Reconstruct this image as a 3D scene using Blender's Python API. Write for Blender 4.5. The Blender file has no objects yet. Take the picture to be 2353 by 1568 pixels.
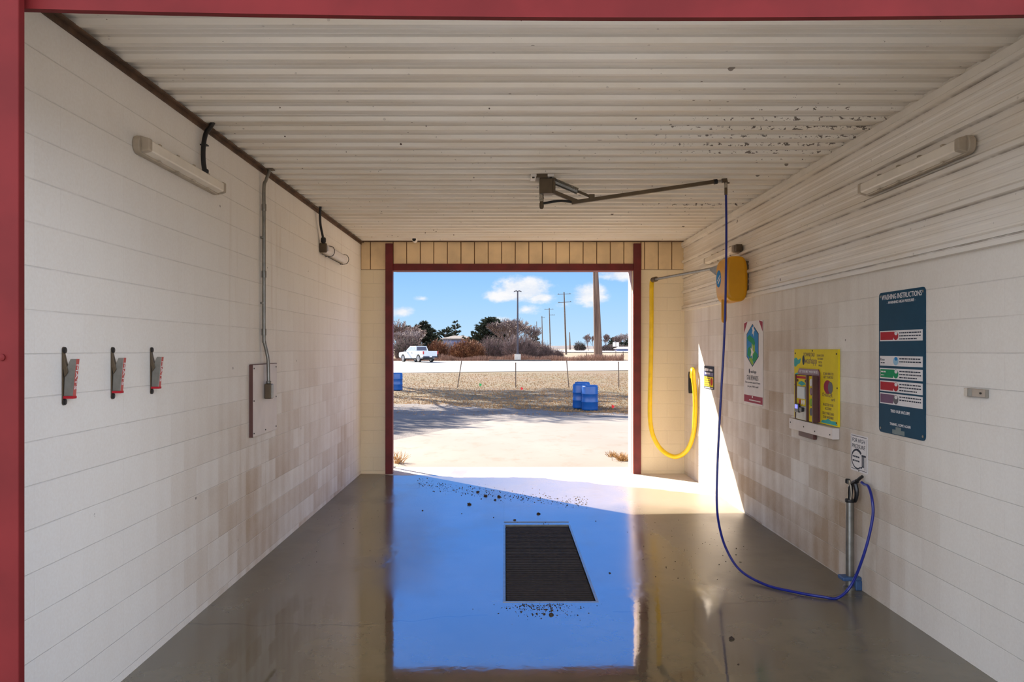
import bpy, math, random
from mathutils import Vector, Matrix, Euler
SC = bpy.context.scene
COL = SC.collection
PI = math.pi
F, VX, VY, CZ = 1720.0, 1160.0, 802.0, 1.9        # focal length in pixels, vanishing point, eye height


def P(px, py, Y):
    return Vector(((px - VX) * Y / F, Y, CZ - (py - VY) * Y / F))


# ---------------------------------------------------------------- scene constants
XL, XR, ZC = -2.19, 2.735, 3.549                    # bay walls, ceiling height
YB, YF = 11.39, 2.652                               # back wall face, front frame
YO = 11.74                                          # outer face of the back wall


def gz(Y):
    pts = [(-40, 0), (12.5, 0), (26.5, -.26), (38, -.19), (91, .31), (96, .357), (130, .62), (250, 1.5), (700, 1.75), (1500, 1.8)]
    if Y <= pts[0][0]:
        return 0.0
    for (a, b), (c, d) in zip(pts, pts[1:]):
        if Y <= c:
            return b + (d - b) * (Y - a) / (c - a)
    return pts[-1][1]


def fz(X, Y):
    a = min(1, max(0, (X - .5) / 2.2)); b = min(.052, max(0, (11.4 - Y) * .0085))
    return a * a * (3 - 2 * a) * b


# ---------------------------------------------------------------- helpers: mesh building
class MB:
    def __init__(self):
        self.v = []; self.f = []; self.m = []

    def add(self, vs, fs, mi=0):
        b = len(self.v)
        self.v.extend(tuple(p) for p in vs)
        self.f.extend(tuple(b + i for i in q) for q in fs)
        self.m.extend([mi] * len(fs))
        return self

    def box(self, x0, x1, y0, y1, z0, z1, mi=0):
        vs = [(x, y, z) for z in (z0, z1) for y in (y0, y1) for x in (x0, x1)]
        return self.add(vs, [(0, 2, 3, 1), (4, 5, 7, 6), (0, 1, 5, 4), (2, 6, 7, 3), (0, 4, 6, 2), (1, 3, 7, 5)], mi)

    def bar(self, p0, p1, w, h, up=(0, 0, 1), mi=0, w1=None, h1=None):
        p0, p1 = Vector(p0), Vector(p1); d = (p1 - p0).normalized(); u = Vector(up)
        s = d.cross(u)
        if s.length < 1e-4:
            s = d.cross(Vector((1, 0, 0)))
        s.normalize(); u = s.cross(d).normalized()
        vs = []
        for p, a, b in ((p0, w, h), (p1, w1 or w, h1 or h)):
            vs += [p - s * a / 2 - u * b / 2, p + s * a / 2 - u * b / 2, p + s * a / 2 + u * b / 2, p - s * a / 2 + u * b / 2]
        return self.add(vs, [(0, 3, 2, 1), (4, 5, 6, 7), (0, 1, 5, 4), (1, 2, 6, 5), (2, 3, 7, 6), (3, 0, 4, 7)], mi)

    def prism(self, poly, z0, z1, ax='z', mi=0):
        """extrude a 2D polygon (counter-clockwise) along an axis; ax z: (x,y)+z, y: (x,z)+y, x: (y,z)+x"""
        n = len(poly)
        def q(a, b, c):
            return (a, b, c) if ax == 'z' else ((a, c, b) if ax == 'y' else (c, a, b))
        vs = [q(a, b, z0) for a, b in poly] + [q(a, b, z1) for a, b in poly]
        fs = [tuple(range(n))[::-1], tuple(range(n, 2 * n))] + [(i, (i + 1) % n, n + (i + 1) % n, n + i) for i in range(n)]
        if ax == 'y':
            fs = [f[::-1] for f in fs]
        return self.add(vs, fs, mi)

    def tube(self, pts, r, n=8, cap=True, mi=0):
        pts = [Vector(p) for p in pts]; k = len(pts)
        rs = r if isinstance(r, (list, tuple)) else [r] * k
        vs, fs = [], []
        t0 = (pts[1] - pts[0]).normalized()
        nrm = t0.orthogonal().normalized()
        for i in range(k):
            t = (pts[min(i + 1, k - 1)] - pts[max(i - 1, 0)]).normalized()
            nrm = (nrm - t * nrm.dot(t))
            nrm = nrm.normalized() if nrm.length > 1e-6 else t.orthogonal().normalized()
            b = t.cross(nrm)
            for j in range(n):
                a = 2 * PI * j / n
                vs.append(pts[i] + (nrm * math.cos(a) + b * math.sin(a)) * rs[i])
        for i in range(k - 1):
            for j in range(n):
                fs.append((i * n + j, i * n + (j + 1) % n, (i + 1) * n + (j + 1) % n, (i + 1) * n + j))
        if cap:
            fs.append(tuple(range(n))[::-1]); fs.append(tuple(range((k - 1) * n, k * n)))
        return self.add(vs, fs, mi)

    def lathe(self, prof, n=24, c=(0, 0, 0), ax='z', mi=0):
        """prof: list of (radius, height) bottom to top"""
        vs, fs = [], []
        for r, h in prof:
            for j in range(n):
                a = 2 * PI * j / n
                x, y = r * math.cos(a), r * math.sin(a)
                p = (x, y, h) if ax == 'z' else ((h, x, y) if ax == 'x' else (y, h, x))
                vs.append((p[0] + c[0], p[1] + c[1], p[2] + c[2]))
        k = len(prof)
        for i in range(k - 1):
            for j in range(n):
                fs.append((i * n + j, i * n + (j + 1) % n, (i + 1) * n + (j + 1) % n, (i + 1) * n + j))
        fs.append(tuple(range(n))[::-1]); fs.append(tuple(range((k - 1) * n, k * n)))
        return self.add(vs, fs, mi)

    def blob(self, c, r, rnd, jit=.25, n=6, m=4):
        vs, fs = [], []
        for i in range(m + 1):
            th = PI * i / m
            for j in range(n):
                a = 2 * PI * j / n
                k = 1 + rnd.uniform(-jit, jit)
                vs.append((c[0] + r[0] * k * math.sin(th) * math.cos(a), c[1] + r[1] * k * math.sin(th) * math.sin(a), c[2] + r[2] * k * math.cos(th)))
        for i in range(m):
            for j in range(n):
                fs.append((i * n + j, (i + 1) * n + j, (i + 1) * n + (j + 1) % n, i * n + (j + 1) % n))
        return self.add(vs, fs)

    def build(self, name, mats, parent=None, smooth=False, bevel=0, seg=2, angle=35):
        me = bpy.data.meshes.new(name)
        me.from_pydata(self.v, [], self.f)
        mats = mats if isinstance(mats, (list, tuple)) else [mats]
        for m in mats:
            me.materials.append(m)
        if len(mats) > 1:
            me.polygons.foreach_set('material_index', self.m)
        if smooth:
            me.polygons.foreach_set('use_smooth', [True] * len(me.polygons))
        me.update()
        o = bpy.data.objects.new(name, me); COL.objects.link(o)
        if parent:
            o.parent = parent
        if bevel:
            md = o.modifiers.new('bevel', 'BEVEL'); md.width = bevel; md.segments = seg; md.limit_method = 'ANGLE'; md.angle_limit = math.radians(angle)
        if smooth:
            try:
                me.set_sharp_from_angle(angle=math.radians(angle))
            except Exception:
                pass
        return o


def tag(o, label=None, cat=None, group=None, kind=None):
    for k, v in (('label', label), ('category', cat), ('group', group), ('kind', kind)):
        if v:
            o[k] = v
    return o


def thing(name, label, cat, loc=(0, 0, 0), rz=0, group=None, mat=None):
    o = bpy.data.objects.new(name, None); COL.objects.link(o); o.empty_display_size = .1
    if mat is not None:
        o.matrix_world = mat
    else:
        o.location = loc; o.rotation_euler = (0, 0, rz)
    return tag(o, label, cat, group)


def copy_tree(o, parent=None):
    c = o.copy(); COL.objects.link(c)
    if parent:
        c.parent = parent
    for ch in [x for x in o.children]:
        copy_tree(ch, c)
    return c


def on_right(Y, z, X=XR):       # frame lying on the right wall: x towards the camera, y up, z into the bay
    return Matrix(((0, 0, -1, X), (-1, 0, 0, Y), (0, 1, 0, z), (0, 0, 0, 1)))


def on_left(Y, z, X=XL):        # frame lying on the left wall: x away from the camera, y up, z into the bay
    return Matrix(((0, 0, 1, X), (1, 0, 0, Y), (0, 1, 0, z), (0, 0, 0, 1)))


def text_add(mb, s, cx, cy, w=None, h=None, z=0.003, mi=0, rot=0, shear=0, ext=.0006):
    cu = bpy.data.curves.new('t', 'FONT'); cu.body = s; cu.size = 1; cu.extrude = ext; cu.resolution_u = 3
    cu.align_x = 'LEFT'
    o = bpy.data.objects.new('t', cu); COL.objects.link(o)
    bpy.context.view_layer.update()
    me = bpy.data.meshes.new_from_object(o.evaluated_get(bpy.context.evaluated_depsgraph_get()))
    vs = [v.co.copy() for v in me.vertices]; fs = [tuple(p.vertices) for p in me.polygons]
    bpy.data.objects.remove(o); bpy.data.meshes.remove(me); bpy.data.curves.remove(cu)
    if not vs:
        return
    x0, x1 = min(v.x for v in vs), max(v.x for v in vs); y0, y1 = min(v.y for v in vs), max(v.y for v in vs)
    sx = w / (x1 - x0) if w else None; sy = h / (y1 - y0) if h else None
    sx = sx or sy; sy = sy or sx
    out = []
    for v in vs:
        x, y = (v.x - (x0 + x1) / 2) * sx, (v.y - (y0 + y1) / 2) * sy
        x += shear * y
        out.append((cx + x * math.cos(rot) - y * math.sin(rot), cy + x * math.sin(rot) + y * math.cos(rot), z + v.z))
    mb.add(out, fs, mi)


def rrect(x0, x1, y0, y1, r, n=5):
    pts = []
    for cx, cy, a0 in ((x1 - r, y0 + r, -PI / 2), (x1 - r, y1 - r, 0), (x0 + r, y1 - r, PI / 2), (x0 + r, y0 + r, PI)):
        for i in range(n + 1):
            a = a0 + PI / 2 * i / n
            pts.append((cx + r * math.cos(a), cy + r * math.sin(a)))
    return pts


def ellipse(cx, cy, rx, ry, n=24):
    return [(cx + rx * math.cos(2 * PI * i / n), cy + ry * math.sin(2 * PI * i / n)) for i in range(n)]


def spline(pts, n=8):
    """Catmull-Rom through points"""
    pts = [Vector(p) for p in pts]; out = []
    for i in range(len(pts) - 1):
        p0 = pts[max(i - 1, 0)]; p1 = pts[i]; p2 = pts[i + 1]; p3 = pts[min(i + 2, len(pts) - 1)]
        for k in range(n):
            t = k / n
            out.append(.5 * ((2 * p1) + (p2 - p0) * t + (2 * p0 - 5 * p1 + 4 * p2 - p3) * t * t + (3 * p1 - p0 - 3 * p2 + p3) * t ** 3))
    out.append(pts[-1])
    return out


# ---------------------------------------------------------------- helpers: materials
def S(r, g, b):
    def l(c):
        c /= 255
        return c / 12.92 if c <= .04045 else ((c + .055) / 1.055) ** 2.4
    return (l(r), l(g), l(b), 1)


class NT:
    def __init__(self, tree):
        self.t = tree; self.n = tree.nodes; self.k = tree.links

    def node(self, typ, **kw):
        n = self.n.new(typ)
        for a, b in kw.items():
            setattr(n, a, b)
        return n

    def put(self, sock, v):
        if hasattr(v, 'is_output') or isinstance(v, bpy.types.NodeSocket):
            self.k.new(v, sock)
        else:
            sock.default_value = v

    def math(self, op, a, b=0.0, c=0.0, clamp=False):
        n = self.node('ShaderNodeMath', operation=op, use_clamp=clamp)
        for i, v in enumerate((a, b, c)):
            self.put(n.inputs[i], v)
        return n.outputs[0]

    def mix(self, f, a, b, typ='MIX'):
        n = self.node('ShaderNodeMix', data_type='RGBA', blend_type=typ)
        self.put(n.inputs[0], f); self.put(n.inputs[6], a); self.put(n.inputs[7], b)
        return n.outputs[2]

    def step(self, v, a, b):     # smooth 0 at a .. 1 at b
        n = self.node('ShaderNodeMapRange', interpolation_type='SMOOTHSTEP')
        self.put(n.inputs[0], v); n.inputs[1].default_value = a; n.inputs[2].default_value = b
        return n.outputs[0]

    def noise(self, vec, scale, detail=3, rough=.55, dim='3D'):
        n = self.node('ShaderNodeTexNoise', noise_dimensions=dim)
        if vec is not None:
            self.k.new(vec, n.inputs['Vector'])
        n.inputs['Scale'].default_value = scale; n.inputs['Detail'].default_value = detail; n.inputs['Roughness'].default_value = rough
        return n.outputs[0]

    def voro(self, vec, scale):
        n = self.node('ShaderNodeTexVoronoi')
        self.k.new(vec, n.inputs['Vector']); n.inputs['Scale'].default_value = scale
        return n.outputs['Distance'], n.outputs['Color']

    def bump(self, h, dist=.01, strength=1.0, normal=None):
        n = self.node('ShaderNodeBump'); n.inputs['Strength'].default_value = strength; n.inputs['Distance'].default_value = dist
        self.k.new(h, n.inputs['Height'])
        if normal is not None:
            self.k.new(normal, n.inputs['Normal'])
        return n.outputs[0]

    def pos(self):
        g = self.node('ShaderNodeNewGeometry')
        s = self.node('ShaderNodeSeparateXYZ'); self.k.new(g.outputs['Position'], s.inputs[0])
        return g.outputs['Position'], s.outputs[0], s.outputs[1], s.outputs[2]

    def vec(self, x, y, z=0.0):
        n = self.node('ShaderNodeCombineXYZ')
        for i, v in enumerate((x, y, z)):
            self.put(n.inputs[i], v)
        return n.outputs[0]


def new_mat(name):
    m = bpy.data.materials.new(name); m.use_nodes = True
    t = NT(m.node_tree); b = m.node_tree.nodes['Principled BSDF']
    return m, t, b


def setp(t, b, **kw):
    for k, v in kw.items():
        t.put(b.inputs[k.replace('_', ' ')], v)


def plain(name, col, rough=.6, metal=0, vary=.12, scale=6, bump=0, bscale=60, emit=None, spec=.5, obj=True):
    m, t, b = new_mat(name)
    c = t.node('ShaderNodeTexCoord').outputs['Object']
    n = t.noise(c, scale, 4)
    k = t.step(n, .3, .7)
    lo = tuple(x * (1 - vary) for x in col[:3]) + (1,); hi = tuple(min(1, x * (1 + vary)) for x in col[:3]) + (1,)
    setp(t, b, Base_Color=t.mix(k, lo, hi), Roughness=rough, Metallic=metal)
    b.inputs['Specular IOR Level'].default_value = spec
    if bump:
        t.put(b.inputs['Normal'], t.bump(t.noise(c, bscale, 3), bump))
    if emit:
        b.inputs['Emission Color'].default_value = emit[0]; b.inputs['Emission Strength'].default_value = emit[1]
    return m


def block_mat(name, axis, base, grime, seed=0.0, amt=.6, zup=0.0):
    """painted concrete block, running bond, with grime settled on the lower courses"""
    m, t, b = new_mat(name)
    pos, x, y, z = t.pos()
    u = y if axis == 'Y' else x
    uu = t.math('ADD', u, .42 * .4064 + 10 * .4064); zz = t.math('ADD', z, -.047 + 10 * .2032)
    br = t.node('ShaderNodeTexBrick', offset=.5, offset_frequency=2, squash=1)
    t.k.new(t.vec(uu, zz, 0), br.inputs['Vector'])
    br.inputs['Color1'].default_value = (0, 0, 0, 1); br.inputs['Color2'].default_value = (1, 1, 1, 1); br.inputs['Mortar'].default_value = (.5, .5, .5, 1)
    br.inputs['Scale'].default_value = 1; br.inputs['Mortar Size'].default_value = .0035; br.inputs['Mortar Smooth'].default_value = .5
    br.inputs['Brick Width'].default_value = .4064; br.inputs['Row Height'].default_value = .2032
    fr = t.math('FRACT', t.math('DIVIDE', zz, .2032)); dj = t.math('MINIMUM', fr, t.math('SUBTRACT', 1, fr))
    jh = t.math('SUBTRACT', 1, t.step(dj, .006, .02))
    vm = t.math('ADD', .22, t.math('MULTIPLY', t.step(y, 5.5, 8.0), .78)) if axis == 'Y' else .6
    joint = t.math('MAXIMUM', jh, t.math('MULTIPLY', br.outputs['Fac'], vm))
    sep = t.node('ShaderNodeSeparateColor'); t.k.new(br.outputs['Color'], sep.inputs[0]); rnd = sep.outputs[0]
    off = t.node('ShaderNodeVectorMath', operation='ADD'); t.k.new(pos, off.inputs[0]); off.inputs[1].default_value = (seed, seed * 1.7, seed * .6)
    p2 = off.outputs[0]
    big = t.noise(p2, .55, 3); mid = t.noise(p2, 2.6, 5, .65); fine = t.noise(p2, 38, 3)
    # ghost stripes of the hollow cores, half a block wide
    stripe = t.math('MULTIPLY', t.math('ADD', t.math('SINE', t.math('MULTIPLY', uu, 2 * PI / .2032)), 1), .5)
    low = t.math('SUBTRACT', 1, t.step(z, .5 + zup, 2.45 + zup))
    inner = t.math('MULTIPLY', t.step(y, 4.3, 6.6), t.math('SUBTRACT', 1, t.math('MULTIPLY', t.step(y, 9.8, 11.3), .7)))
    g = t.math('ADD', t.math('MULTIPLY', t.step(big, .35, .65), .45), t.math('MULTIPLY', mid, .55))
    g = t.math('ADD', g, t.math('MULTIPLY', t.math('SUBTRACT', rnd, .5), .42))
    g = t.math('ADD', g, t.math('MULTIPLY', t.math('MULTIPLY', t.math('SUBTRACT', stripe, .5), big), .28))
    g = t.math('MULTIPLY', t.math('MULTIPLY', g, t.math('ADD', .12, t.math('MULTIPLY', low, inner))), amt, clamp=True)
    g = t.math('ADD', g, t.math('MULTIPLY', t.math('SUBTRACT', t.noise(p2, 70, 2), .5), .22), clamp=True)
    # drips running down from the top
    drip = t.noise(t.vec(t.math('MULTIPLY', u, 9), t.math('MULTIPLY', z, .55), seed), 1, 3)
    dm = t.math('MULTIPLY', t.step(drip, .56, .74), t.math('MULTIPLY', inner, .22))
    c = t.mix(g, base, grime)
    c = t.mix(dm, c, grime)
    # specks and chips
    vd, vc = t.voro(p2, 3.1)
    speck = t.math('MULTIPLY', t.math('LESS_THAN', vd, .035), t.math('GREATER_THAN', fine, .5))
    c = t.mix(t.math('MULTIPLY', speck, .7), c, S(70, 52, 40))
    jm = t.math('MULTIPLY', joint, t.step(t.noise(p2, 5, 3), .3, .6))
    c = t.mix(t.math('MULTIPLY', jm, .34), c, t.mix(t.math('MULTIPLY', low, inner), tuple(v * .6 for v in base[:3]) + (1,), tuple(min(1, v * 1.12) for v in base[:3]) + (1,)))  # light caught by the mortar painted in as paler joints low down
    setp(t, b, Base_Color=c, Roughness=.72)
    h = t.math('ADD', t.math('MULTIPLY', joint, -1.0), t.math('MULTIPLY', fine, .16))
    t.put(b.inputs['Normal'], t.bump(h, .003, .7))
    return m


def metal_sheet(name, along, base):
    """painted ribbed steel with fly specks and rust"""
    m, t, b = new_mat(name)
    pos, x, y, z = t.pos()
    st = t.vec(t.math('MULTIPLY', x, .8 if along == 'X' else 3), t.math('MULTIPLY', y, 3 if along == 'X' else .8), t.math('MULTIPLY', z, 3))
    n1 = t.noise(st, 1.3, 4); n2 = t.noise(pos, 22, 4)
    c = t.mix(t.step(n1, .35, .75), base, tuple(v * f for v, f in zip(base[:3], (.93, .89, .83))) + (1,))
    vd, vc = t.voro(pos, 9.5)
    msk = t.step(t.noise(pos, .9, 2), .5, .62)
    sp = t.math('MULTIPLY', t.math('LESS_THAN', t.math('ADD', vd, t.math('MULTIPLY', t.math('SUBTRACT', n2, .5), .22)), .07), t.math('ADD', .25, t.math('MULTIPLY', msk, .75)))
    c = t.mix(sp, c, S(74, 52, 36))
    vd2, _ = t.voro(pos, 2.3)
    c = t.mix(t.math('MULTIPLY', t.math('LESS_THAN', vd2, .05), .8), c, S(90, 70, 55))
    if along == 'X':       # crumbs of dirt caught along single ribs
        fr = t.math('FRACT', t.math('DIVIDE', t.math('SUBTRACT', y, 2.83), .2255))
        on = t.math('MAXIMUM', t.math('LESS_THAN', fr, .055), t.math('GREATER_THAN', fr, .975))
        rib = t.math('FLOOR', t.math('DIVIDE', t.math('SUBTRACT', y, 2.80), .2255))
        row = t.step(t.noise(t.vec(3.3, t.math('MULTIPLY', rib, .77), 1.0), 1.0, 1), .35, .6)
        cr = t.noise(t.vec(t.math('MULTIPLY', x, 22), t.math('MULTIPLY', y, 70), 0.0), 1.0, 3, .7)
        zn = t.math('MULTIPLY', t.step(x, .1, 2.3), t.step(t.math('ABSOLUTE', t.math('SUBTRACT', y, 5.75)), .95, .35))
        zn = t.math('ADD', zn, t.math('MULTIPLY', t.math('MULTIPLY', t.step(x, 1.0, 2.4), t.step(t.math('ABSOLUTE', t.math('SUBTRACT', y, 8.7)), .6, .2)), row))
        k = t.math('GREATER_THAN', cr, t.math('SUBTRACT', .70, t.math('MULTIPLY', zn, .14)))
        flat = t.math('MULTIPLY', t.step(fr, .27, .34), t.math('SUBTRACT', 1, t.step(fr, .96, 1.0)))
        c = t.mix(t.math('MULTIPLY', flat, t.math('ADD', .06, t.math('MULTIPLY', n1, .14))), c, (.40, .32, .23, 1))  # flats tinted browner to paint in the rib light and shade contrast
        c = t.mix(t.math('MULTIPLY', t.math('MULTIPLY', on, k), .85), c, S(66, 46, 32))
    else:                  # dark broken lines along the under edge of each rib
        fr = t.math('FRACT', t.math('DIVIDE', t.math('SUBTRACT', z, 2.500), .2305))
        ln = t.math('MULTIPLY', t.step(fr, .0, .03), t.math('SUBTRACT', 1, t.step(fr, .035, .065)))
        fr2 = t.math('FRACT', t.math('DIVIDE', t.math('SUBTRACT', z, 2.572), .2305 / 3))
        ln2 = t.math('MULTIPLY', t.math('SUBTRACT', 1, t.step(fr2, .0, .07)), .35)
        brk = t.step(t.noise(t.vec(0.0, t.math('MULTIPLY', y, 2.2), t.math('MULTIPLY', z, 4)), 1.0, 5, .7), .3, .62)
        c = t.mix(t.math('MULTIPLY', t.math('MAXIMUM', ln, ln2), t.math('MULTIPLY', brk, .75)), c, S(104, 82, 58))
    setp(t, b, Base_Color=c, Roughness=t.math('ADD', .30, t.math('MULTIPLY', n1, .2)))
    t.put(b.inputs['Normal'], t.bump(n1, .002, .3))
    return m


M = {}
M['block_left'] = block_mat('painted_block_left', 'Y', (.85, .825, .785, 1), (.47, .345, .225, 1), 0.0, .95)
M['block_right'] = block_mat('painted_block_right', 'Y', (.83, .79, .73, 1), (.42, .31, .21, 1), 7.3, 1.2, .45)
M['block_end'] = block_mat('painted_block_end', 'X', (.90, .80, .60, 1), (.60, .44, .26, 1), 3.1, .45)
M['ceiling'] = metal_sheet('ceiling_sheet', 'X', (.88, .84, .765, 1))
M['cladding'] = metal_sheet('wall_sheet', 'Y', (.84, .80, .735, 1))
M['maroon'] = plain('maroon_paint', S(104, 28, 28), .65, spec=.2, vary=.14, scale=3, bump=.0008, bscale=9)
M['maroon_dark'] = plain('dark_maroon_paint', S(104, 26, 28), .5, vary=.2, scale=5)
M['rust_trim'] = plain('rusty_angle', S(92, 68, 50), .75, vary=.4, scale=7, bump=.002)
M['galv'] = plain('galvanised_steel', S(140, 138, 132), .38, .8, .15, 12)
M['dark_steel'] = plain('dark_bronze_steel', S(96, 82, 64), .5, .35, .15, 9)
M['steel'] = plain('stainless_steel', S(175, 172, 165), .25, .95, .1, 10)
M['black'] = plain('black_rubber', S(28, 27, 27), .5, vary=.2)
M['black_gloss'] = plain('black_plastic', S(20, 20, 22), .3, vary=.2)
M['fixture'] = plain('dusty_fixture', S(176, 164, 146), .45, vary=.12, scale=9)
M['fixture_cream'] = plain('cream_trim', (.80, .755, .68, 1), .45, vary=.06, scale=3)
M['diffuser'] = plain('lens_plastic', S(232, 224, 210), .25, vary=.06, scale=5)
M['white'] = plain('white_paint', S(232, 228, 222), .4, vary=.03)
M['grey_board'] = plain('grey_white_board', S(214, 205, 200), .5, vary=.07, scale=4)
M['wood_trim'] = plain('brown_edge', S(92, 58, 52), .6, vary=.15)
M['yellow'] = plain('yellow_plastic', S(216, 154, 0), .42, vary=.06, scale=4)
M['yellow_hose'] = plain('yellow_hose', S(245, 205, 25), .35, vary=.08, scale=8)
M['blue_hose'] = plain('blue_hose', S(18, 34, 128), .3, vary=.15, scale=14)
M['blue_drum'] = plain('blue_plastic', S(12, 74, 145), .38, vary=.06)
M['grate'] = plain('blackened_grate', S(46, 38, 32), .85, 0, .25, 20)
M['pit'] = plain('pit_concrete', S(26, 23, 21), .8, vary=.2)
M['navy'] = plain('navy_sign', S(20, 66, 90), .6, vary=.06, spec=.15)
M['sign_white'] = plain('sign_white', S(228, 224, 224), .6, vary=.03, spec=.15)
M['sign_red'] = plain('sign_red', S(176, 40, 50), .6, vary=.05, spec=.15)
M['sign_maroon'] = plain('sign_maroon', S(150, 48, 70), .6, vary=.05, spec=.15)
M['sign_green'] = plain('sign_green', S(20, 140, 90), .6, vary=.05, spec=.15)
M['sign_lime'] = plain('sign_lime', S(140, 178, 60), .6, vary=.05, spec=.15)
M['sign_blue'] = plain('sign_blue', S(40, 130, 195), .6, vary=.05, spec=.15)
M['sign_teal'] = plain('sign_teal', S(60, 165, 165), .6, vary=.08, spec=.15)
M['sign_purple'] = plain('sign_plum', S(118, 88, 112), .6, vary=.08, spec=.15)
M['sign_grey'] = plain('sign_grey', S(110, 108, 112), .6, vary=.08, spec=.15)
M['sign_sky'] = plain('sign_pale_blue', S(150, 190, 215), .6, vary=.08, spec=.15)
M['sign_yellow'] = plain('sign_yellow', S(228, 205, 38), .6, vary=.05, spec=.15)
M['ink'] = plain('dark_ink', S(34, 44, 62), .6, vary=.05, spec=.15)
M['brown_ink'] = plain('brown_ink', S(92, 62, 30), .5, vary=.05)
M['plum_plate'] = plain('plum_plate', S(112, 62, 72), .4, vary=.08)
M['screen'] = plain('pale_screen', S(178, 190, 198), .15, vary=.04)
M['lit_screen'] = plain('lit_violet_screen', S(120, 120, 240), .2, vary=.02, emit=(S(110, 115, 250), 1.1))
M['concrete_post'] = plain('pale_concrete', S(176, 171, 164), .8, vary=.08)
M['pole_metal'] = plain('dark_pole_metal', S(52, 48, 58), .5, .3, .1)
M['stake'] = plain('brown_stake', S(84, 69, 58), .7, vary=.2)
M['asphalt_dark'] = plain('dark_kerb', S(80, 76, 74), .8, vary=.2)
M['truck'] = plain('white_car_paint', S(190, 197, 201), .22, vary=.02)
M['glass_dark'] = plain('dark_car_glass', S(38, 40, 62), .08, vary=.05)
M['glass_side'] = plain('painted_reflection_glass', S(150, 160, 178), .1, vary=.05)  # sky reflection painted into the side windows as a pale colour
M['tyre'] = plain('tyre_rubber', S(24, 23, 24), .7, vary=.2)
M['rim'] = plain('alloy_rim', S(190, 190, 192), .3, .7, .08)
M['tail_red'] = plain('tail_lamp', S(167, 21, 35), .25, vary=.05)
M['bark'] = plain('bare_bark', S(97, 81, 76), .85, vary=.25, scale=3)
M['twig'] = plain('bare_twigs', S(109, 90, 86), .85, vary=.25, scale=1.5)
M['twig_grey'] = plain('grey_twigs', S(121, 108, 106), .85, vary=.25, scale=1.5)
M['twig_rust'] = plain('rusty_twigs', S(107, 63, 40), .85, vary=.3, scale=1.2)
M['cedar'] = plain('cedar_foliage', S(42, 49, 32), .8, vary=.4, scale=1.5)
M['cedar_brown'] = plain('browned_cedar', S(113, 74, 44), .8, vary=.45, scale=1.2)
M['dry'] = plain('dry_grass', S(132, 99, 81), .9, vary=.3, scale=1)
M['tuft'] = plain('lawn_grass', S(148, 114, 75), .9, vary=.35, scale=1)
M['weed'] = plain('straw_weed', S(167, 130, 84), .9, vary=.3, scale=9)
M['soil'] = plain('dark_soil', S(60, 46, 36), .9, vary=.35, scale=20)
M['roof_far'] = plain('grey_shingle', S(104, 97, 93), .9, vary=.1, scale=3)
M['wall_far'] = plain('blue_grey_siding', S(92, 104, 140), .7, vary=.06, scale=2)
M['flag_red'] = plain('red_flag', S(236, 50, 50), .6, vary=.05)
M['flag_green'] = plain('green_flag', S(40, 170, 90), .6, vary=.05)


def wood_pole_mat():
    m, t, b = new_mat('weathered_pole_wood')
    c = t.node('ShaderNodeTexCoord').outputs['Object']
    s = t.node('ShaderNodeMapping'); t.k.new(c, s.inputs[0]); s.inputs['Scale'].default_value = (6, 6, .12)
    n = t.noise(s.outputs[0], 1.0, 5, .7)
    setp(t, b, Base_Color=t.mix(t.step(n, .35, .65), S(64, 41, 32), S(116, 92, 76)), Roughness=.85)
    t.put(b.inputs['Normal'], t.bump(n, .06))
    return m


M['pole_wood'] = wood_pole_mat()


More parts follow.
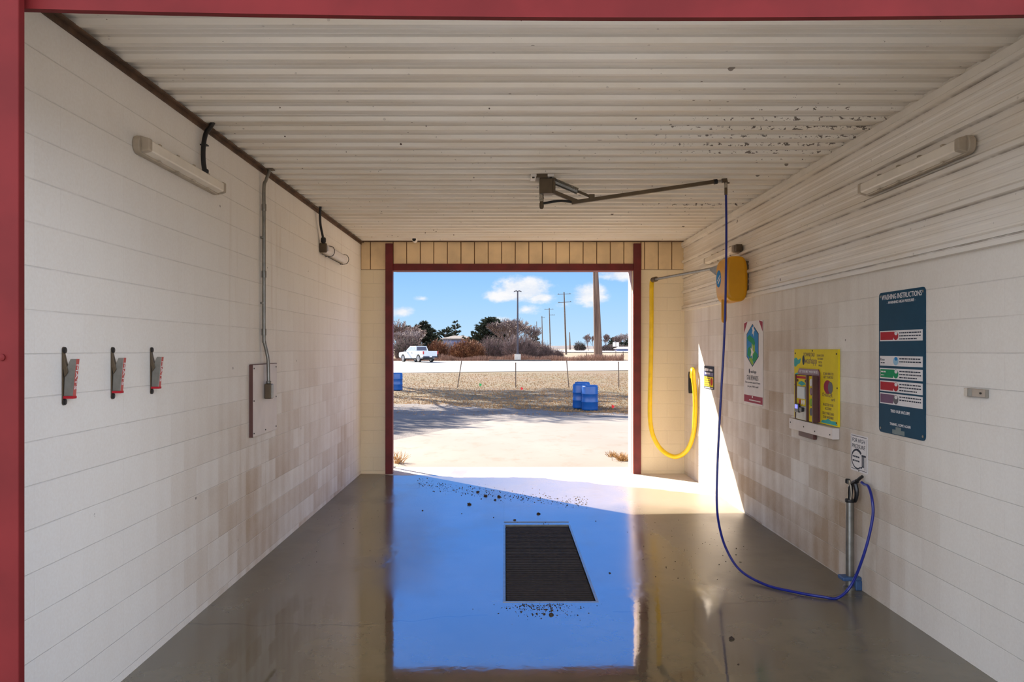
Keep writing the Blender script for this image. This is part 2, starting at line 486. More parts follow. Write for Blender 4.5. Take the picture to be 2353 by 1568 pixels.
def floor_mat():
    m, t, b = new_mat('bay_concrete')
    pos, x, y, z = t.pos()
    n1 = t.noise(pos, 1.1, 4); n2 = t.noise(pos, 6, 5, .6); n3 = t.noise(pos, 45, 3); nw = t.noise(t.vec(t.math('MULTIPLY', x, .7), y, 0), 1.6, 4, .6)
    # water's edge: further out on the left, closer in on the right
    edge = t.math('SUBTRACT', 11.3, t.math('ADD', t.math('MULTIPLY', t.math('ADD', x, 1.7), .12), t.math('MULTIPLY', t.math('MAXIMUM', t.math('SUBTRACT', x, .6), 0), .55)))
    edge = t.math('ADD', edge, t.math('MULTIPLY', t.math('SUBTRACT', nw, .5), .55))
    wet = t.math('SUBTRACT', 1, t.step(t.math('SUBTRACT', y, edge), -.05, .05))
    wall_dry = t.step(t.math('ADD', t.math('SUBTRACT', 2.72, x), t.math('MULTIPLY', t.math('SUBTRACT', n2, .5), .06)), .0, .03)
    # two wet wheel tracks leading out of the bay
    for cx, sl in ((-.72, .10), (.80, -.06)):
        d = t.math('ABSOLUTE', t.math('SUBTRACT', x, t.math('ADD', cx, t.math('MULTIPLY', t.math('SUBTRACT', y, 11.3), sl))))
        d = t.math('ADD', d, t.math('MULTIPLY', t.math('SUBTRACT', n2, .5), .12))
        tr = t.math('MULTIPLY', t.math('SUBTRACT', 1, t.step(d, .11, .15)), t.math('SUBTRACT', 1, t.step(t.math('ADD', y, t.math('MULTIPLY', n2, .5)), 12.15, 12.3)))
        tr = t.math('MULTIPLY', tr, .66)
        wet = t.math('MAXIMUM', wet, tr)
    wet = t.math('MULTIPLY', wet, t.step(y, -1.0, 0.5))
    dry_c = t.mix(t.step(n1, .3, .7), (.60, .535, .46, 1), (.68, .62, .55, 1))
    dry_c = t.mix(t.math('MULTIPLY', t.step(n2, .5, .8), .35), dry_c, (.48, .39, .30, 1))
    wet_c = t.mix(t.step(n1, .3, .7), (.112, .093, .055, 1), (.160, .134, .083, 1))
    wet_c = t.mix(t.math('MULTIPLY', t.step(n2, .45, .75), .5), wet_c, (.092, .080, .049, 1))
    sunlit_tone = t.math('MULTIPLY', t.step(x, -1.2, 1.6), t.step(t.math('ADD', y, t.math('MULTIPLY', n1, .6)), 8.5, 9.6))  # sunlight painted in: wet floor coloured lighter on the sunny side
    wet_c = t.mix(sunlit_tone, wet_c, (.31, .255, .195, 1))
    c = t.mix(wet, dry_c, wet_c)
    # cracks
    cr = t.math('ABSOLUTE', t.math('SUBTRACT', y, t.math('ADD', 5.33, t.math('ADD', t.math('MULTIPLY', x, .10), t.math('MULTIPLY', t.math('SUBTRACT', t.noise(pos, 1.4, 3), .5), .5)))))
    cm = t.math('MULTIPLY', t.math('LESS_THAN', cr, .007), t.math('GREATER_THAN', t.math('ABSOLUTE', t.math('SUBTRACT', x, .33)), .45))
    c = t.mix(t.math('MULTIPLY', cm, .8), c, (.03, .025, .02, 1))
    vd, _ = t.voro(pos, 9)
    c = t.mix(t.math('MULTIPLY', t.math('LESS_THAN', vd, .03), .7), c, (.03, .022, .016, 1))
    # rough patches where the film of water is broken
    patch = t.math('MULTIPLY', t.step(t.noise(t.vec(x, t.math('MULTIPLY', y, .6), 2.0), 1.3, 4, .6), .5, .66), t.step(y, 5.2, 6.0))
    far = t.step(t.math('ADD', y, t.math('MULTIPLY', t.math('SUBTRACT', nw, .5), 1.2)), 5.3, 6.3)
    rough = t.math('ADD', .04, t.math('ADD', t.math('MULTIPLY', far, t.math('ADD', .13, t.math('MULTIPLY', patch, .06))), t.math('MULTIPLY', t.step(n3, .55, .75), .03)))
    side = t.math('ADD', t.step(t.math('ADD', x, t.math('MULTIPLY', n1, .5)), 1.5, 2.1), t.math('SUBTRACT', 1, t.step(t.math('SUBTRACT', x, t.math('MULTIPLY', n1, .3)), -2.2, -1.75)))
    rough = t.math('ADD', rough, t.math('MULTIPLY', side, .2))
    rough = t.math('ADD', t.math('MULTIPLY', wet, rough), t.math('MULTIPLY', t.math('SUBTRACT', 1, wet), .8))
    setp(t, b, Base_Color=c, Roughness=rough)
    ior = t.math('ADD', 1.45, t.math('MULTIPLY', wet, t.math('SUBTRACT', .75, t.math('MULTIPLY', sunlit_tone, .3))))
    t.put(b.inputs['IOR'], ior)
    ripple = t.math('ADD', t.math('MULTIPLY', t.noise(pos, 3.2, 3), .5), t.math('MULTIPLY', n2, .22))
    h = t.math('ADD', t.math('MULTIPLY', ripple, t.math('ADD', .25, patch)), t.math('MULTIPLY', t.math('MULTIPLY', n3, t.math('SUBTRACT', 1, wet)), .4))
    t.put(b.inputs['Normal'], t.bump(h, .0042, 1.0))
    return m


def ground_mat(name, c1, c2, c3, s1, s2, bump, rough=.9):
    m, t, b = new_mat(name)
    pos, x, y, z = t.pos()
    st = t.vec(x, t.math('MULTIPLY', y, .55), 0)
    n1 = t.noise(st, s1, 5, .6); n2 = t.noise(st, s2, 4, .7)
    c = t.mix(t.step(n1, .35, .65), c1, c2)
    c = t.mix(t.step(n2, .5, .72), c, c3)
    setp(t, b, Base_Color=c, Roughness=rough)
    t.put(b.inputs['Normal'], t.bump(n2, bump))
    return m


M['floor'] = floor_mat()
M['apron'] = ground_mat('apron_concrete', (0.207, 0.181, 0.154, 1), (0.236, 0.210, 0.183, 1), (0.188, 0.156, 0.123, 1), .35, 2.2, .003, .85)
M['gravel'] = ground_mat('gravel', (0.120, 0.105, 0.096, 1), (0.163, 0.145, 0.136, 1), (0.072, 0.061, 0.057, 1), .6, 20, .03)
M['lawn'] = ground_mat('dormant_lawn', (0.139, 0.097, 0.052, 1), (0.123, 0.097, 0.046, 1), (0.087, 0.058, 0.031, 1), .2, 22, .03)
M['road'] = ground_mat('concrete_road', (0.236, 0.228, 0.221, 1), (0.257, 0.250, 0.243, 1), (0.225, 0.217, 0.210, 1), .08, 1.2, .004, .8)
M['drive'] = ground_mat('front_drive', (.50, .47, .43, 1), (.56, .53, .49, 1), (.47, .44, .40, 1), .2, 2, .004, .85)
M['field'] = ground_mat('dry_field', (0.246, 0.181, 0.109, 1), (0.210, 0.156, 0.094, 1), (0.174, 0.123, 0.087, 1), .12, 1.4, .05)
M['hill'] = ground_mat('far_hill', (.12, .11, .11, 1), (.2, .17, .15, 1), (.08, .09, .09, 1), .03, .2, .05)

SUN_E, EXPO = 14.0, 0.46
SKY_FILL_A, SKY_FILL_B = (2.6, 2.85, 3.3, 1), (3.95, 4.2, 4.7, 1)  # added fill light in the sky behind the camera


# ================================================================ the setting
def struct(name, mb, mat, label, cat, parent=None, **kw):
    o = mb.build(name, mat, parent, **kw)
    if parent is None:
        tag(o, label, cat, kind='structure')
    return o


# ---- floor slab of the bay, with the drain pit left open
GX0, GX1, GY0, GY1 = 0.0, .69, 5.62, 8.07
xs = sorted([-2.30, -1.9, -1.5, -1.1, -.7, -.3, GX0, GX1, 1.0, 1.3, 1.6, 1.9, 2.2, 2.5, 2.86])
ys = sorted([2.40, 2.9, 3.5, 4.2, 4.9, GY0, 6.2, 6.8, 7.4, GY1, 8.6, 9.2, 9.8, 10.4, 11.0, 11.5, 12.02])
mb = MB(); idx = {}
for j, yy in enumerate(ys):
    for i, xx in enumerate(xs):
        idx[i, j] = len(mb.v); mb.v.append((xx, yy, fz(xx, yy)))
for j in range(len(ys) - 1):
    for i in range(len(xs) - 1):
        if xs[i] >= GX0 and xs[i + 1] <= GX1 and ys[j] >= GY0 and ys[j + 1] <= GY1:
            continue
        mb.f.append((idx[i, j], idx[i + 1, j], idx[i + 1, j + 1], idx[i, j + 1])); mb.m.append(0)
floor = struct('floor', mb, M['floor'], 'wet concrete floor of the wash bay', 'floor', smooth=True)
pit = MB()
pit.add([(GX0, GY0, 0), (GX1, GY0, 0), (GX1, GY1, 0), (GX0, GY1, 0), (GX0, GY0, -.5), (GX1, GY0, -.5), (GX1, GY1, -.5), (GX0, GY1, -.5)],
        [(4, 5, 6, 7), (0, 1, 5, 4), (1, 2, 6, 5), (2, 3, 7, 6), (3, 0, 4, 7)])
pit.build('drain_pit', M['pit'], floor)
cv = MB().box(-.01, .70, 8.2, 9.14, .0, .005); cv.build('pit_cover', M['floor'], floor, bevel=.002)

# ---- block walls
struct('wall_left', MB().box(XL - .2, XL, YF - .05, YO, -.3, 3.75), M['block_left'], 'white painted concrete block wall on the left', 'wall')
wr = struct('wall_right', MB().box(XR, XR + .2, YF - .05, YO, -.3, 3.75), M['block_right'], 'white painted block wall on the right, steel clad above', 'wall')
# ribbed steel on the upper right wall, ribs running along the bay
ZB = 2.50
prof = [(ZB - .0, .016)]
for k in range(5):
    z0 = 2.507 + .2305 * k
    prof += [(z0 + .001, .016), (z0 + .008, .046), (z0 + .034, .046), (z0 + .054, .016), (z0 + .098, .016), (z0 + .106, .021), (z0 + .118, .021), (z0 + .126, .016),
             (z0 + .160, .016), (z0 + .168, .021), (z0 + .180, .021), (z0 + .188, .016)]
prof = [p for p in prof if p[0] < ZC + .03]; prof.append((ZC + .04, .016))
mb = MB()
for (za, oa), (zb, ob) in zip(prof, prof[1:]):
    mb.add([(XR - oa, 2.75, za), (XR - oa, YB, za), (XR - ob, YB, zb), (XR - ob, 2.75, zb)], [(0, 1, 2, 3)])
mb.build('steel_cladding', M['cladding'], wr)
tr = MB().box(XR - .042, XR, 2.75, YB, ZB - .03, ZB - .012).box(XR - .046, XR - .040, 2.75, YB, ZB - .03, ZB + .012)
tr.build('cladding_trim', M['cladding'], wr)
MB().box(XR - .052, XR - .016, 2.75, YB, 3.462, ZC - .037).build('top_trim', M['fixture_cream'], wr)
# back wall with the drive-through opening
HB = 3.09
mb = MB()
mb.box(-12, -1.76, YB, YO, -.3, 3.105); mb.box(1.945, 12, YB, YO, -.3, 3.105)  # walls and roof run wide to shield the yard from the sky fill
wb = struct('wall_back', mb, M['block_end'], 'block wall around the far opening', 'wall')
# upright block course above the opening
lint = MB(); lint.box(-12, 12, YB + .008, YO, 3.105, 3.75, 1)
x = -2.19 + .008
xsj = [-2.19, -2.045] + [-1.70 + .2065 * k for k in range(0, 18)] + [2.07, 2.125, 2.335, 2.54, 2.735]
for a, c in zip(xsj, xsj[1:]):
    if c - a > .03:
        lint.box(a + .006, c - .006, YB - .008, YB + .02, 3.112, 3.548)
lintel_mat = plain('tan_block', (.84, .66, .41, 1), .75, vary=.12, scale=2.2, bump=.002, bscale=70)
lint.build('soldier_course', [lintel_mat, plain('dark_mortar', S(120, 84, 52), .85)], wb, bevel=.004)
struct('trim_1', MB().box(XL, XR, YB - .035, YB, 3.525, 3.55), M['rust_trim'], 'rusty steel edge along the top of the far wall', 'trim')

# front wall around the near opening (mostly behind the camera's frame)
mb = MB(); mb.box(-12, -1.86, YF + .03, YF + .2, -.3, 3.3); mb.box(2.25, 12, YF + .03, YF + .2, -.3, 3.3); mb.box(-12, 12, YF + .06, YF + .2, 3.22, 3.8)
struct('wall_front', mb, M['block_end'], 'block wall around the near opening', 'wall')
struct('roof', MB().box(-12, 12, 2.55, YO + .04, 3.76, 3.95), M['galv'], 'flat roof over the wash bay', 'roof')

# ---- ribbed steel ceiling, ribs running across
prof = [(2.74, 0)]
y = 2.83
while y < YB - .05:
    prof += [(y, 0), (y + .013, .026), (y + .048, .026), (y + .062, 0), (y + .112, 0), (y + .119, .004), (y + .129, .004), (y + .136, 0), (y + .168, 0), (y + .175, .004), (y + .185, .004), (y + .192, 0)]
    y += .2255
prof = [p for p in prof if p[0] < YB]; prof.append((YB, 0))
mb = MB()
for (ya, oa), (yb, ob) in zip(prof, prof[1:]):
    mb.add([(XL + .0, ya, ZC - oa), (XR, ya, ZC - oa), (XR, yb, ZC - ob), (XL + .0, yb, ZC - ob)], [(0, 1, 2, 3)])
struct('ceiling', mb, M['ceiling'], 'off-white ribbed steel ceiling with rust specks', 'ceiling')
an = MB().box(XL, XL + .012, 2.75, YB, ZC - .062, ZC - .026).box(XL, XL + .045, 2.75, YB, ZC - .034, ZC - .024)
struct('trim_2', an, M['rust_trim'], 'rusty steel angle between left wall and ceiling', 'trim')

# ---- steel frames of the two openings
reveal_m = plain('faded_pink_paint', (.60, .44, .43, 1), .6, vary=.08, scale=4)
d1 = thing('door_1', 'dark red steel frame around the far opening', 'door frame', (0, YB, 0)); d1['kind'] = 'structure'
for x0, x1 in ((-1.812, -1.70), (1.953, 2.066)):
    MB().box(x0, x1, -.045, .055, -.02, 3.50).build('jamb', M['maroon_dark'], d1, bevel=.006)
for x0, x1 in ((-1.760, -1.752), (1.936, 1.945)):
    MB().box(x0, x1, .056, YO - YB - .002, -.01, 3.10).build('reveal_plate', reveal_m, d1)
MB().box(-1.70, 1.953, -.02, .055, HB, 3.195).box(-1.70, 1.953, .055, YO - YB, HB + .012, 3.12).build('header', M['maroon_dark'], d1, bevel=.004)
d2 = thing('door_2', 'red steel frame around the near opening', 'door frame', (0, YF, 0)); d2['kind'] = 'structure'
j = MB().box(-2.02, -1.70, -.035, 0, -.02, 3.5); j.build('jamb', M['maroon'], d2, bevel=.004)
MB().box(1.95, 2.25, -.035, 0, -.02, 3.5).build('jamb', M['maroon'], d2, bevel=.004)
MB().lathe([(.012, 0), (.012, -.006), (.007, -.009)], 12, (-1.757, -.035, 1.87), 'y').build('bolt', M['maroon'], d2, smooth=True)
hd = MB(); n = 40; vs = []
for i in range(n + 1):
    X = -2.1 + 4.45 * i / n
    px = VX + F * X / 2.71
    t_ = (px - 60) / (2353 - 60)
    py = 28 * (1 - t_) * (1 - 2 * t_) + 47.5 * 4 * t_ * (1 - t_) + 42 * t_ * (2 * t_ - 1)
    zb = CZ + (VY - py) * 2.71 / F
    vs += [(X, .028, zb), (X, .058, zb), (X, .058, 3.5), (X, .028, 3.5)]
fs = []
for i in range(n):
    a, b = i * 4, i * 4 + 4
    for k in range(4):
        fs.append((a + k, b + k, b + (k + 1) % 4, a + (k + 1) % 4))
hd.add(vs, fs); hd.build('header', M['maroon'], d2)


# ---- ground outside: built in rows that follow the lie of the land
def rows(y0, y1, step, xl, xr, lift, nx=4):
    mb = MB(); k = max(1, int(round((y1 - y0) / step)))
    for i in range(k + 1):
        Y = y0 + (y1 - y0) * i / k
        a, b = xl(Y), xr(Y)
        for j in range(nx + 1):
            mb.v.append((a + (b - a) * j / nx, Y, gz(Y) + lift))
    for i in range(k):
        for j in range(nx):
            q = i * (nx + 1) + j
            mb.f.append((q, q + 1, q + nx + 2, q + nx + 1)); mb.m.append(0)
    return mb


def lerp(Y, pts):
    if Y <= pts[0][0]:
        return pts[0][1]
    for (a, b), (c, d) in zip(pts, pts[1:]):
        if Y <= c:
            return b + (d - b) * (Y - a) / (c - a)
    return pts[-1][1]


APX = [(12, -14), (12.7, -4.6), (16.1, -2.39), (19.05, -1.33), (22.0, -.25), (22.6, .9), (23.1, 5.5), (23.4, 14)]
struct('ground', rows(12.02, 23.4, .3, lambda Y: lerp(Y, APX), lambda Y: 14, 0.0), M['apron'], 'pale concrete apron outside the far opening', 'ground')
struct('ground_near', rows(-40, 2.4, 20, lambda Y: -40, lambda Y: 40, -.004), M['drive'], 'concrete drive in front of the near opening', 'ground')
rg = random.Random(5)
gm = MB(); nxg = 120
for i in range(nxg + 1):
    X = -16 + 32 * i / nxg
    yb = 27.2 - .62 * X + .35 * math.sin(X * 1.9) + .2 * math.sin(X * 5.1 + 1) + rg.uniform(-.25, .25)
    yb = max(23.9, min(yb, 34))
    for k in range(9):
        Y = 12.02 + (yb - 12.02) * k / 8
        gm.v.append((X, Y, gz(Y) - .012))
for i in range(nxg):
    for k in range(8):
        q = i * 9 + k
        gm.f.append((q, q + 9, q + 10, q + 1)); gm.m.append(0)
struct('gravel_strip', gm, M['gravel'], 'grey gravel strip between apron and lawn', 'gravel')
struct('lawn', rows(12.02, 66, 3, lambda Y: -60, lambda Y: 60, -.03), M['lawn'], 'dormant tan lawn beyond the apron', 'lawn')
rd = MB(); 
for i in range(17):
    X = -80 + 10 * i
    for k in range(8):
        ya = 61.5 + .283 * X
        ya = max(45, min(78, ya)); Y = ya + (96 - ya) * k / 7
        rd.v.append((X, Y, gz(Y) + .0))
for i in range(16):
    for k in range(7):
        q = i * 8 + k
        rd.f.append((q, q + 8, q + 9, q + 1)); rd.m.append(0)
struct('road', rd, M['road'], 'pale concrete road crossing beyond the lawn', 'road')
struct('field', rows(66, 700, 8, lambda Y: -.9 * Y - 30, lambda Y: .9 * Y + 30, -.03), M['field'], 'dry field stretching to the horizon', 'field')
struct('road_far', rows(178, 262, 6, lambda Y: 8, lambda Y: 160, .12), M['road'], 'distant pale road on the right', 'road')
kb = MB().box(P(1124, 830, 95.4).x, P(1266, 830, 95.4).x, 95.3, 95.9, .3, .50)
struct('kerb', kb, M['asphalt_dark'], 'low dark kerb at the far edge of the road', 'kerb')
hl = MB(); nh = 90
for r_, (Y, s) in enumerate(((640, .0), (660, 1), (720, .9), (760, 0))):
    for i in range(nh + 1):
        X = -420 + 840 * i / nh
        h = 1.6 + 1.3 * math.sin(X * .013 + 1) + 1.1 * math.sin(X * .041) + .6 * math.sin(X * .11)
        hl.v.append((X, Y, 1.2 + s * max(.5, h)))
for r_ in range(3):
    for i in range(nh):
        q = r_ * (nh + 1) + i
        hl.f.append((q, q + 1, q + nh + 2, q + nh + 1)); hl.m.append(0)
struct('hills', hl, M['hill'], 'low dark ridge on the horizon', 'hills', smooth=True)

# ================================================================ things on the floor
dg = thing('drain_grate', 'long dark steel drain grate set in the wet floor', 'drain grate', (GX0, GY0, 0))
W_, L_ = GX1 - GX0, GY1 - GY0
mb = MB(); k = 46
for i in range(k):
    yy = .03 + (L_ - .10) * i / (k - 1)
    mb.box(.012, W_ - .012, yy - .013, yy + .013, -.045, -.006)
mb.build('grate_bars', M['grate'], dg)
mb = MB()
for xx in (.012, W_ * .33, W_ * .66, W_ - .03):
    mb.box(xx, xx + .018, .01, L_ - .055, -.07, -.012)
mb.build('side_rail', M['grate'], dg)
mb = MB().box(-.014, .006, -.014, L_ + .014, -.03, .003).box(W_ - .006, W_ + .014, -.014, L_ + .014, -.03, .003).box(.006, W_ - .006, -.014, .006, -.03, .003).box(.006, W_ - .006, L_ - .006, L_ + .014, -.03, .003)
mb.build('edge_frame', M['galv'], dg)

rd_ = random.Random(11); mb = MB()
def clod(px, py, s):
    Y = F * CZ / (py - VY); X = (px - VX) * Y / F
    if -.02 < X < .71 and 5.58 < Y < 8.1:
        return
    s *= .8 if s > .018 else .6
    mb.blob((X, Y, fz(X, Y) + s * .3), (s, s * rd_.uniform(.7, 1.2), s * rd_.uniform(.4, .7)), rd_, .3)
for i in range(620):
    t_ = rd_.random(); px = 960 + 390 * t_; py = 1112 + 62 * t_ ** 1.0 - 18 * t_ * t_ + rd_.gauss(0, 7)
    clod(px, py, rd_.choice((.004, .005, .006, .008, .012)))
for px, py, s in ((1098, 1132, .030), (1116, 1141, .034), (1146, 1143, .036), (1078, 1160, .034), (1138, 1150, .02), (1238, 1183, .030), (1183, 1197, .024), (971, 1174, .016), (1061, 1181, .014),
                  (1134, 1190, .014), (1369, 1199, .012), (1401, 1319, .016), (1680, 1477, .022), (1697, 1535, .012), (1255, 1402, .014), (1250, 1412, .016), (1268, 1404, .014), (1233, 1411, .012), (1266, 1414, .02)):
    clod(px, py, s)
for i in range(160):
    clod(rd_.gauss(1222, 30), rd_.gauss(1193, 6), rd_.choice((.004, .006, .01)))
for i in range(320):
    clod(rd_.gauss(1250, 46), 1388 + abs(rd_.gauss(0, 16)), rd_.choice((.003, .004, .006, .009)))
for i in range(90):
    clod(rd_.uniform(1440, 1720), rd_.uniform(1200, 1340), rd_.choice((.004, .005, .008)))
for i in range(40):
    clod(rd_.uniform(700, 900), rd_.uniform(1130, 1320), rd_.choice((.004, .006)))
tag(mb.build('dirt', M['soil'], smooth=True), 'dark clods and crumbs of mud washed off onto the bay floor', 'dirt', kind='stuff')

# ================================================================ wall lights
def vapour_light(name, label, mat, half, group, conduit=None, guard=False):
    t = thing(name, label, 'wall light', group=group, mat=mat)
    MB().prism(rrect(-half, half, -.055, .055, .05, 6), .0, .042).build('housing', M['fixture'], t, smooth=True, bevel=.006)
    d = MB().prism([(-.047, .036), (-.032, .088), (.032, .088), (.047, .036)], -half + .045, half - .045, 'x')
    d.build('lens', M['diffuser'], t, bevel=.008, seg=3)
    for s in (-1, 1):
        MB().prism([(-.05, .036), (-.036, .092), (.036, .092), (.05, .036)], s * (half - .045) - .022, s * (half - .045) + .022, 'x').build('end_cap', M['fixture'], t, bevel=.008, seg=3)
    for s in (-1, 1):
        for q in (-.6, -.2, .2, .6):
            MB().box(q * half - .014, q * half + .014, s * .053 - .006, s * .053 + .006, .022, .056).build('clip', M['fixture'], t, bevel=.003)
    return t


lf = vapour_light('wall_light', 'long strip light on the left wall, nearest the red post, black conduit above', on_left(5.03, 3.11), .635, 'strip lights on the walls')
MB().tube(spline([(.33, .045, .045), (.325, .13, .034), (.335, .24, .030), (.37, .34, .032), (.40, .395, .05), (.41, .437, .07)], 6), .017, 10).build('conduit', M['black'], lf, smooth=True)
MB().lathe([(.022, .05), (.024, .056), (.024, .07), (.02, .076)], 12, (.33, 0, .045), 'y').build('gland', M['black'], lf, smooth=True)
MB().box(.345, .385, .255, .262, 0, .05).build('strap', M['black'], lf)
vapour_light('wall_light', 'long strip light on the steel cladding above the dark blue sign', on_right(4.92, 3.08, XR - .036), .64, 'strip lights on the walls')
rfar = vapour_light('wall_light', 'strip light on the steel cladding behind the yellow box', on_right(9.2, 3.05, XR - .036), .64, 'strip lights on the walls')
MB().box(.62, .70, -.04, .04, .0, .07).build('junction_box', M['dark_steel'], rfar, bevel=.006)
fl = thing('caged_wall_light', 'short white strip light in a wire guard high on the left wall', 'wall light', mat=on_left(9.45, 3.09))
MB().box(-.60, .52, -.058, .058, 0, .04).build('housing', M['fixture'], fl, bevel=.01)
MB().prism([(-.052, .036), (-.05, .07), (-.03, .098), (.03, .098), (.05, .07), (.052, .036)], -.575, .50, 'x').build('lens', M['sign_white'], fl, bevel=.008)
MB().box(-.62, -.575, -.05, .06, 0, .085).build('end_cap', M['dark_steel'], fl, bevel=.01)
wire = MB()
for q in (-.32, .505):
    wire.tube(spline([(q, -.066, .0), (q, -.064, .05), (q, -.05, .095), (q, 0, .114), (q, .05, .095), (q, .064, .05), (q, .066, .0)], 4), .0042, 6)
for yy, zz in ((-.068, .03), (.068, .03)):
    wire.tube([(-.6, yy, zz), (.52, yy, zz)], .005, 6)
wire.build('wire_guard', M['black'], fl, smooth=True)
MB().tube(spline([(-.60, .05, .05), (-.64, .12, .05), (-.72, .26, .04), (-.78, .38, .05), (-.80, .455, .06)], 6), .014, 10).build('conduit', M['black'], fl, smooth=True)
MB().lathe([(.022, .06), (.031, .072), (.031, .11), (.022, .125)], 12, (-.62, 0, .05), 'y').build('gland', M['black'], fl, smooth=True)

# ================================================================ switch box, conduit and access board on the left wall
ab = thing('access_board', 'grey white board screwed to the left wall behind the switch box', 'wall panel', mat=on_left(6.755, 1.45))
MB().box(-.338, .338, -.31, .31, .003, .03).build('board', M['grey_board'], ab, bevel=.002)
MB().box(-.346, -.338, -.312, .312, .001, .031).box(-.338, .338, .31, .316, .001, .031).build('edge_strip', M['wood_trim'], ab)
for sx, sy in ((-.31, .28), (.31, .28), (-.31, 0), (.31, 0), (-.31, -.28), (.0, -.28), (.31, -.28)):
    MB().lathe([(.007, .03), (.007, .033), (.004, .035)], 8, (sx, sy, 0)).build('screw', M['black'], ab)
cd = thing('electrical_conduit', 'grey metal conduit running down the left wall to a switch box', 'conduit', (XL, 6.75, 1.45))
pts = [(.06, .02, 2.095), (.058, .015, 2.05), (.04, -.01, 1.97), (.028, -.03, 1.90), (.028, -.03, 1.6), (.028, -.03, .60), (.03, -.028, .52), (.044, -.005, .42), (.055, 0, .34), (.06, 0, .16)]
MB().tube(spline(pts, 6), .0155, 12).build('pipe', M['galv'], cd, smooth=True)
MB().box(.031, .092, -.036, .036, .0, .135).build('switch_box', M['dark_steel'], cd, bevel=.008)
MB().box(.092, .096, -.03, .03, .006, .129).build('cover_plate', M['galv'], cd, bevel=.003)
MB().lathe([(.021, .135), (.024, .14), (.024, .155), (.019, .16)], 12, (.06, 0, 0)).build('gland', M['galv'], cd, smooth=True)
for zz in (1.72, 1.12, .60):
    MB().lathe([(.02, zz - .03), (.021, zz - .025), (.021, zz + .025), (.02, zz + .03)], 12, (.028, -.03, 0)).build('coupling', M['galv'], cd, smooth=True)
for zz in (1.45, .86):
    MB().box(.0, .03, -.055, -.005, zz - .008, zz + .008).build('strap', M['galv'], cd, bevel=.003)
MB().box(.03, .10, -.03, .06, 2.07, 2.078).build('ceiling_plate', M['dark_steel'], cd)

# ================================================================ floor mat clips
pink_strip = plain('faded_red_strip', S(186, 92, 86), .6, spec=.2)


def mat_clip(label, Y):
    t = thing('mat_clip', label, 'mat clip', group='floor mat clips on the left wall', mat=on_left(Y, 1.765))
    st = MB().prism(rrect(-.013, .013, -.145, .145, .0125, 5), .001, .006); st.build('wall_strap', M['dark_steel'], t, bevel=.001)
    for yy in (.128, -.128):
        MB().lathe([(.016, .006), (.016, .012), (.010, .015)], 12, (0, yy, 0)).build('screw', M['black'], t, smooth=True)
    MB().prism([(-.10, .006), (.02, .012), (.085, .040), (.085, .070), (-.10, .052)], -.006, .019, 'x').build('clip_body', M['galv'], t, bevel=.002)
    MB().prism([(.05, .004), (.125, .006), (.02, .03), (-.005, .014)], -.012, .008, 'x').build('spring_arm', M['dark_steel'], t, bevel=.002)
    MB().box(-.010, .023, -.112, -.099, .004, .056).build('red_foot', M['sign_red'], t, bevel=.002)
    k = (.070 - .052) / .185
    lb = MB().add([(-.006, -.10, .0535), (.019, -.10, .0535), (.019, .085, .0715), (-.006, .085, .0715), (-.006, -.10, .0525), (.019, -.10, .0525), (.019, .085, .0705), (-.006, .085, .0705)],
                  [(0, 1, 2, 3), (4, 7, 6, 5), (0, 4, 5, 1), (1, 5, 6, 2), (2, 6, 7, 3), (3, 7, 4, 0)])
    lo = lb.build('label_strip', pink_strip, t)
    tx = MB(); text_add(tx, 'MATS', .0065, -.005, w=.125, h=.019, z=0, rot=-PI / 2)
    tx.v = [(x, y, z + .0538 + (y + .10) * k) for x, y, z in tx.v]
    tx.build('lettering', M['sign_white'], lo)
    return t


mat_clip('grey metal mat clip with red lettered strip, the one nearest the red post', 3.71)
mat_clip('grey metal mat clip with red lettered strip, the middle one of the row', 4.17)
mat_clip('grey metal mat clip with red lettered strip, the one furthest from the red post', 4.63)

# ================================================================ overhead boom
YBm = 7.06
def Q(px, py, dy=0.0):
    v = P(px, py, YBm); return Vector((v.x, v.y + dy, v.z))
bo = thing('overhead_boom', 'bronze steel swing boom with coil spring fixed under the ceiling', 'boom', (0, 0, 0))
MB().box(Q(1231, 0).x, Q(1258, 0).x, YBm - .09, YBm + .09, Q(0, 413).z, Q(0, 403).z).build('mounting_channel', M['dark_steel'], bo, bevel=.004)
for a, c in ((1219, 1232), (1257, 1272)):
    MB().box(Q(a, 0).x, Q(c, 0).x, YBm - .10, YBm + .10, Q(0, 411).z, Q(0, 405).z).build('mounting_foot', M['white'], bo, bevel=.003)
for px in (1225, 1265):
    MB().lathe([(.012, Q(0, 413.5).z), (.012, Q(0, 410.5).z)], 8, (Q(px, 0).x, YBm - .07, 0)).build('bolt', M['black'], bo)
MB().box(Q(1239.5, 0).x, Q(1270, 0).x, YBm - .055, YBm + .06, Q(0, 447).z, Q(0, 412).z).build('pivot_housing', M['dark_steel'], bo, bevel=.006)
MB().box(Q(1270, 0).x, Q(1276, 0).x, YBm - .03, YBm + .05, Q(0, 446).z, Q(0, 410).z).build('pivot_plate', M['dark_steel'], bo, bevel=.004)
c0 = Q(1244.5, 450)
MB().lathe([(.020, -.055), (.020, -.035), (.024, -.033), (.024, -.018), (.02, -.016), (.02, .04)], 12, c0).build('swivel_neck', M['steel'], bo, smooth=True)
MB().lathe([(.010, -.125), (.018, -.118), (.021, -.10), (.021, -.075), (.016, -.06), (.016, -.05)], 12, c0).build('swivel', M['dark_steel'], bo, smooth=True)
MB().tube(spline([Q(1247, 467.5), Q(1256, 466.5), Q(1272, 463.5), Q(1292, 462), Q(1316, 464.5)], 6), .0125, 10).build('feed_hose', M['black'], bo, smooth=True)
MB().bar(Q(1268, 440), Q(1326, 463.5), .035, .036).build('lower_strut', M['dark_steel'], bo, bevel=.003)
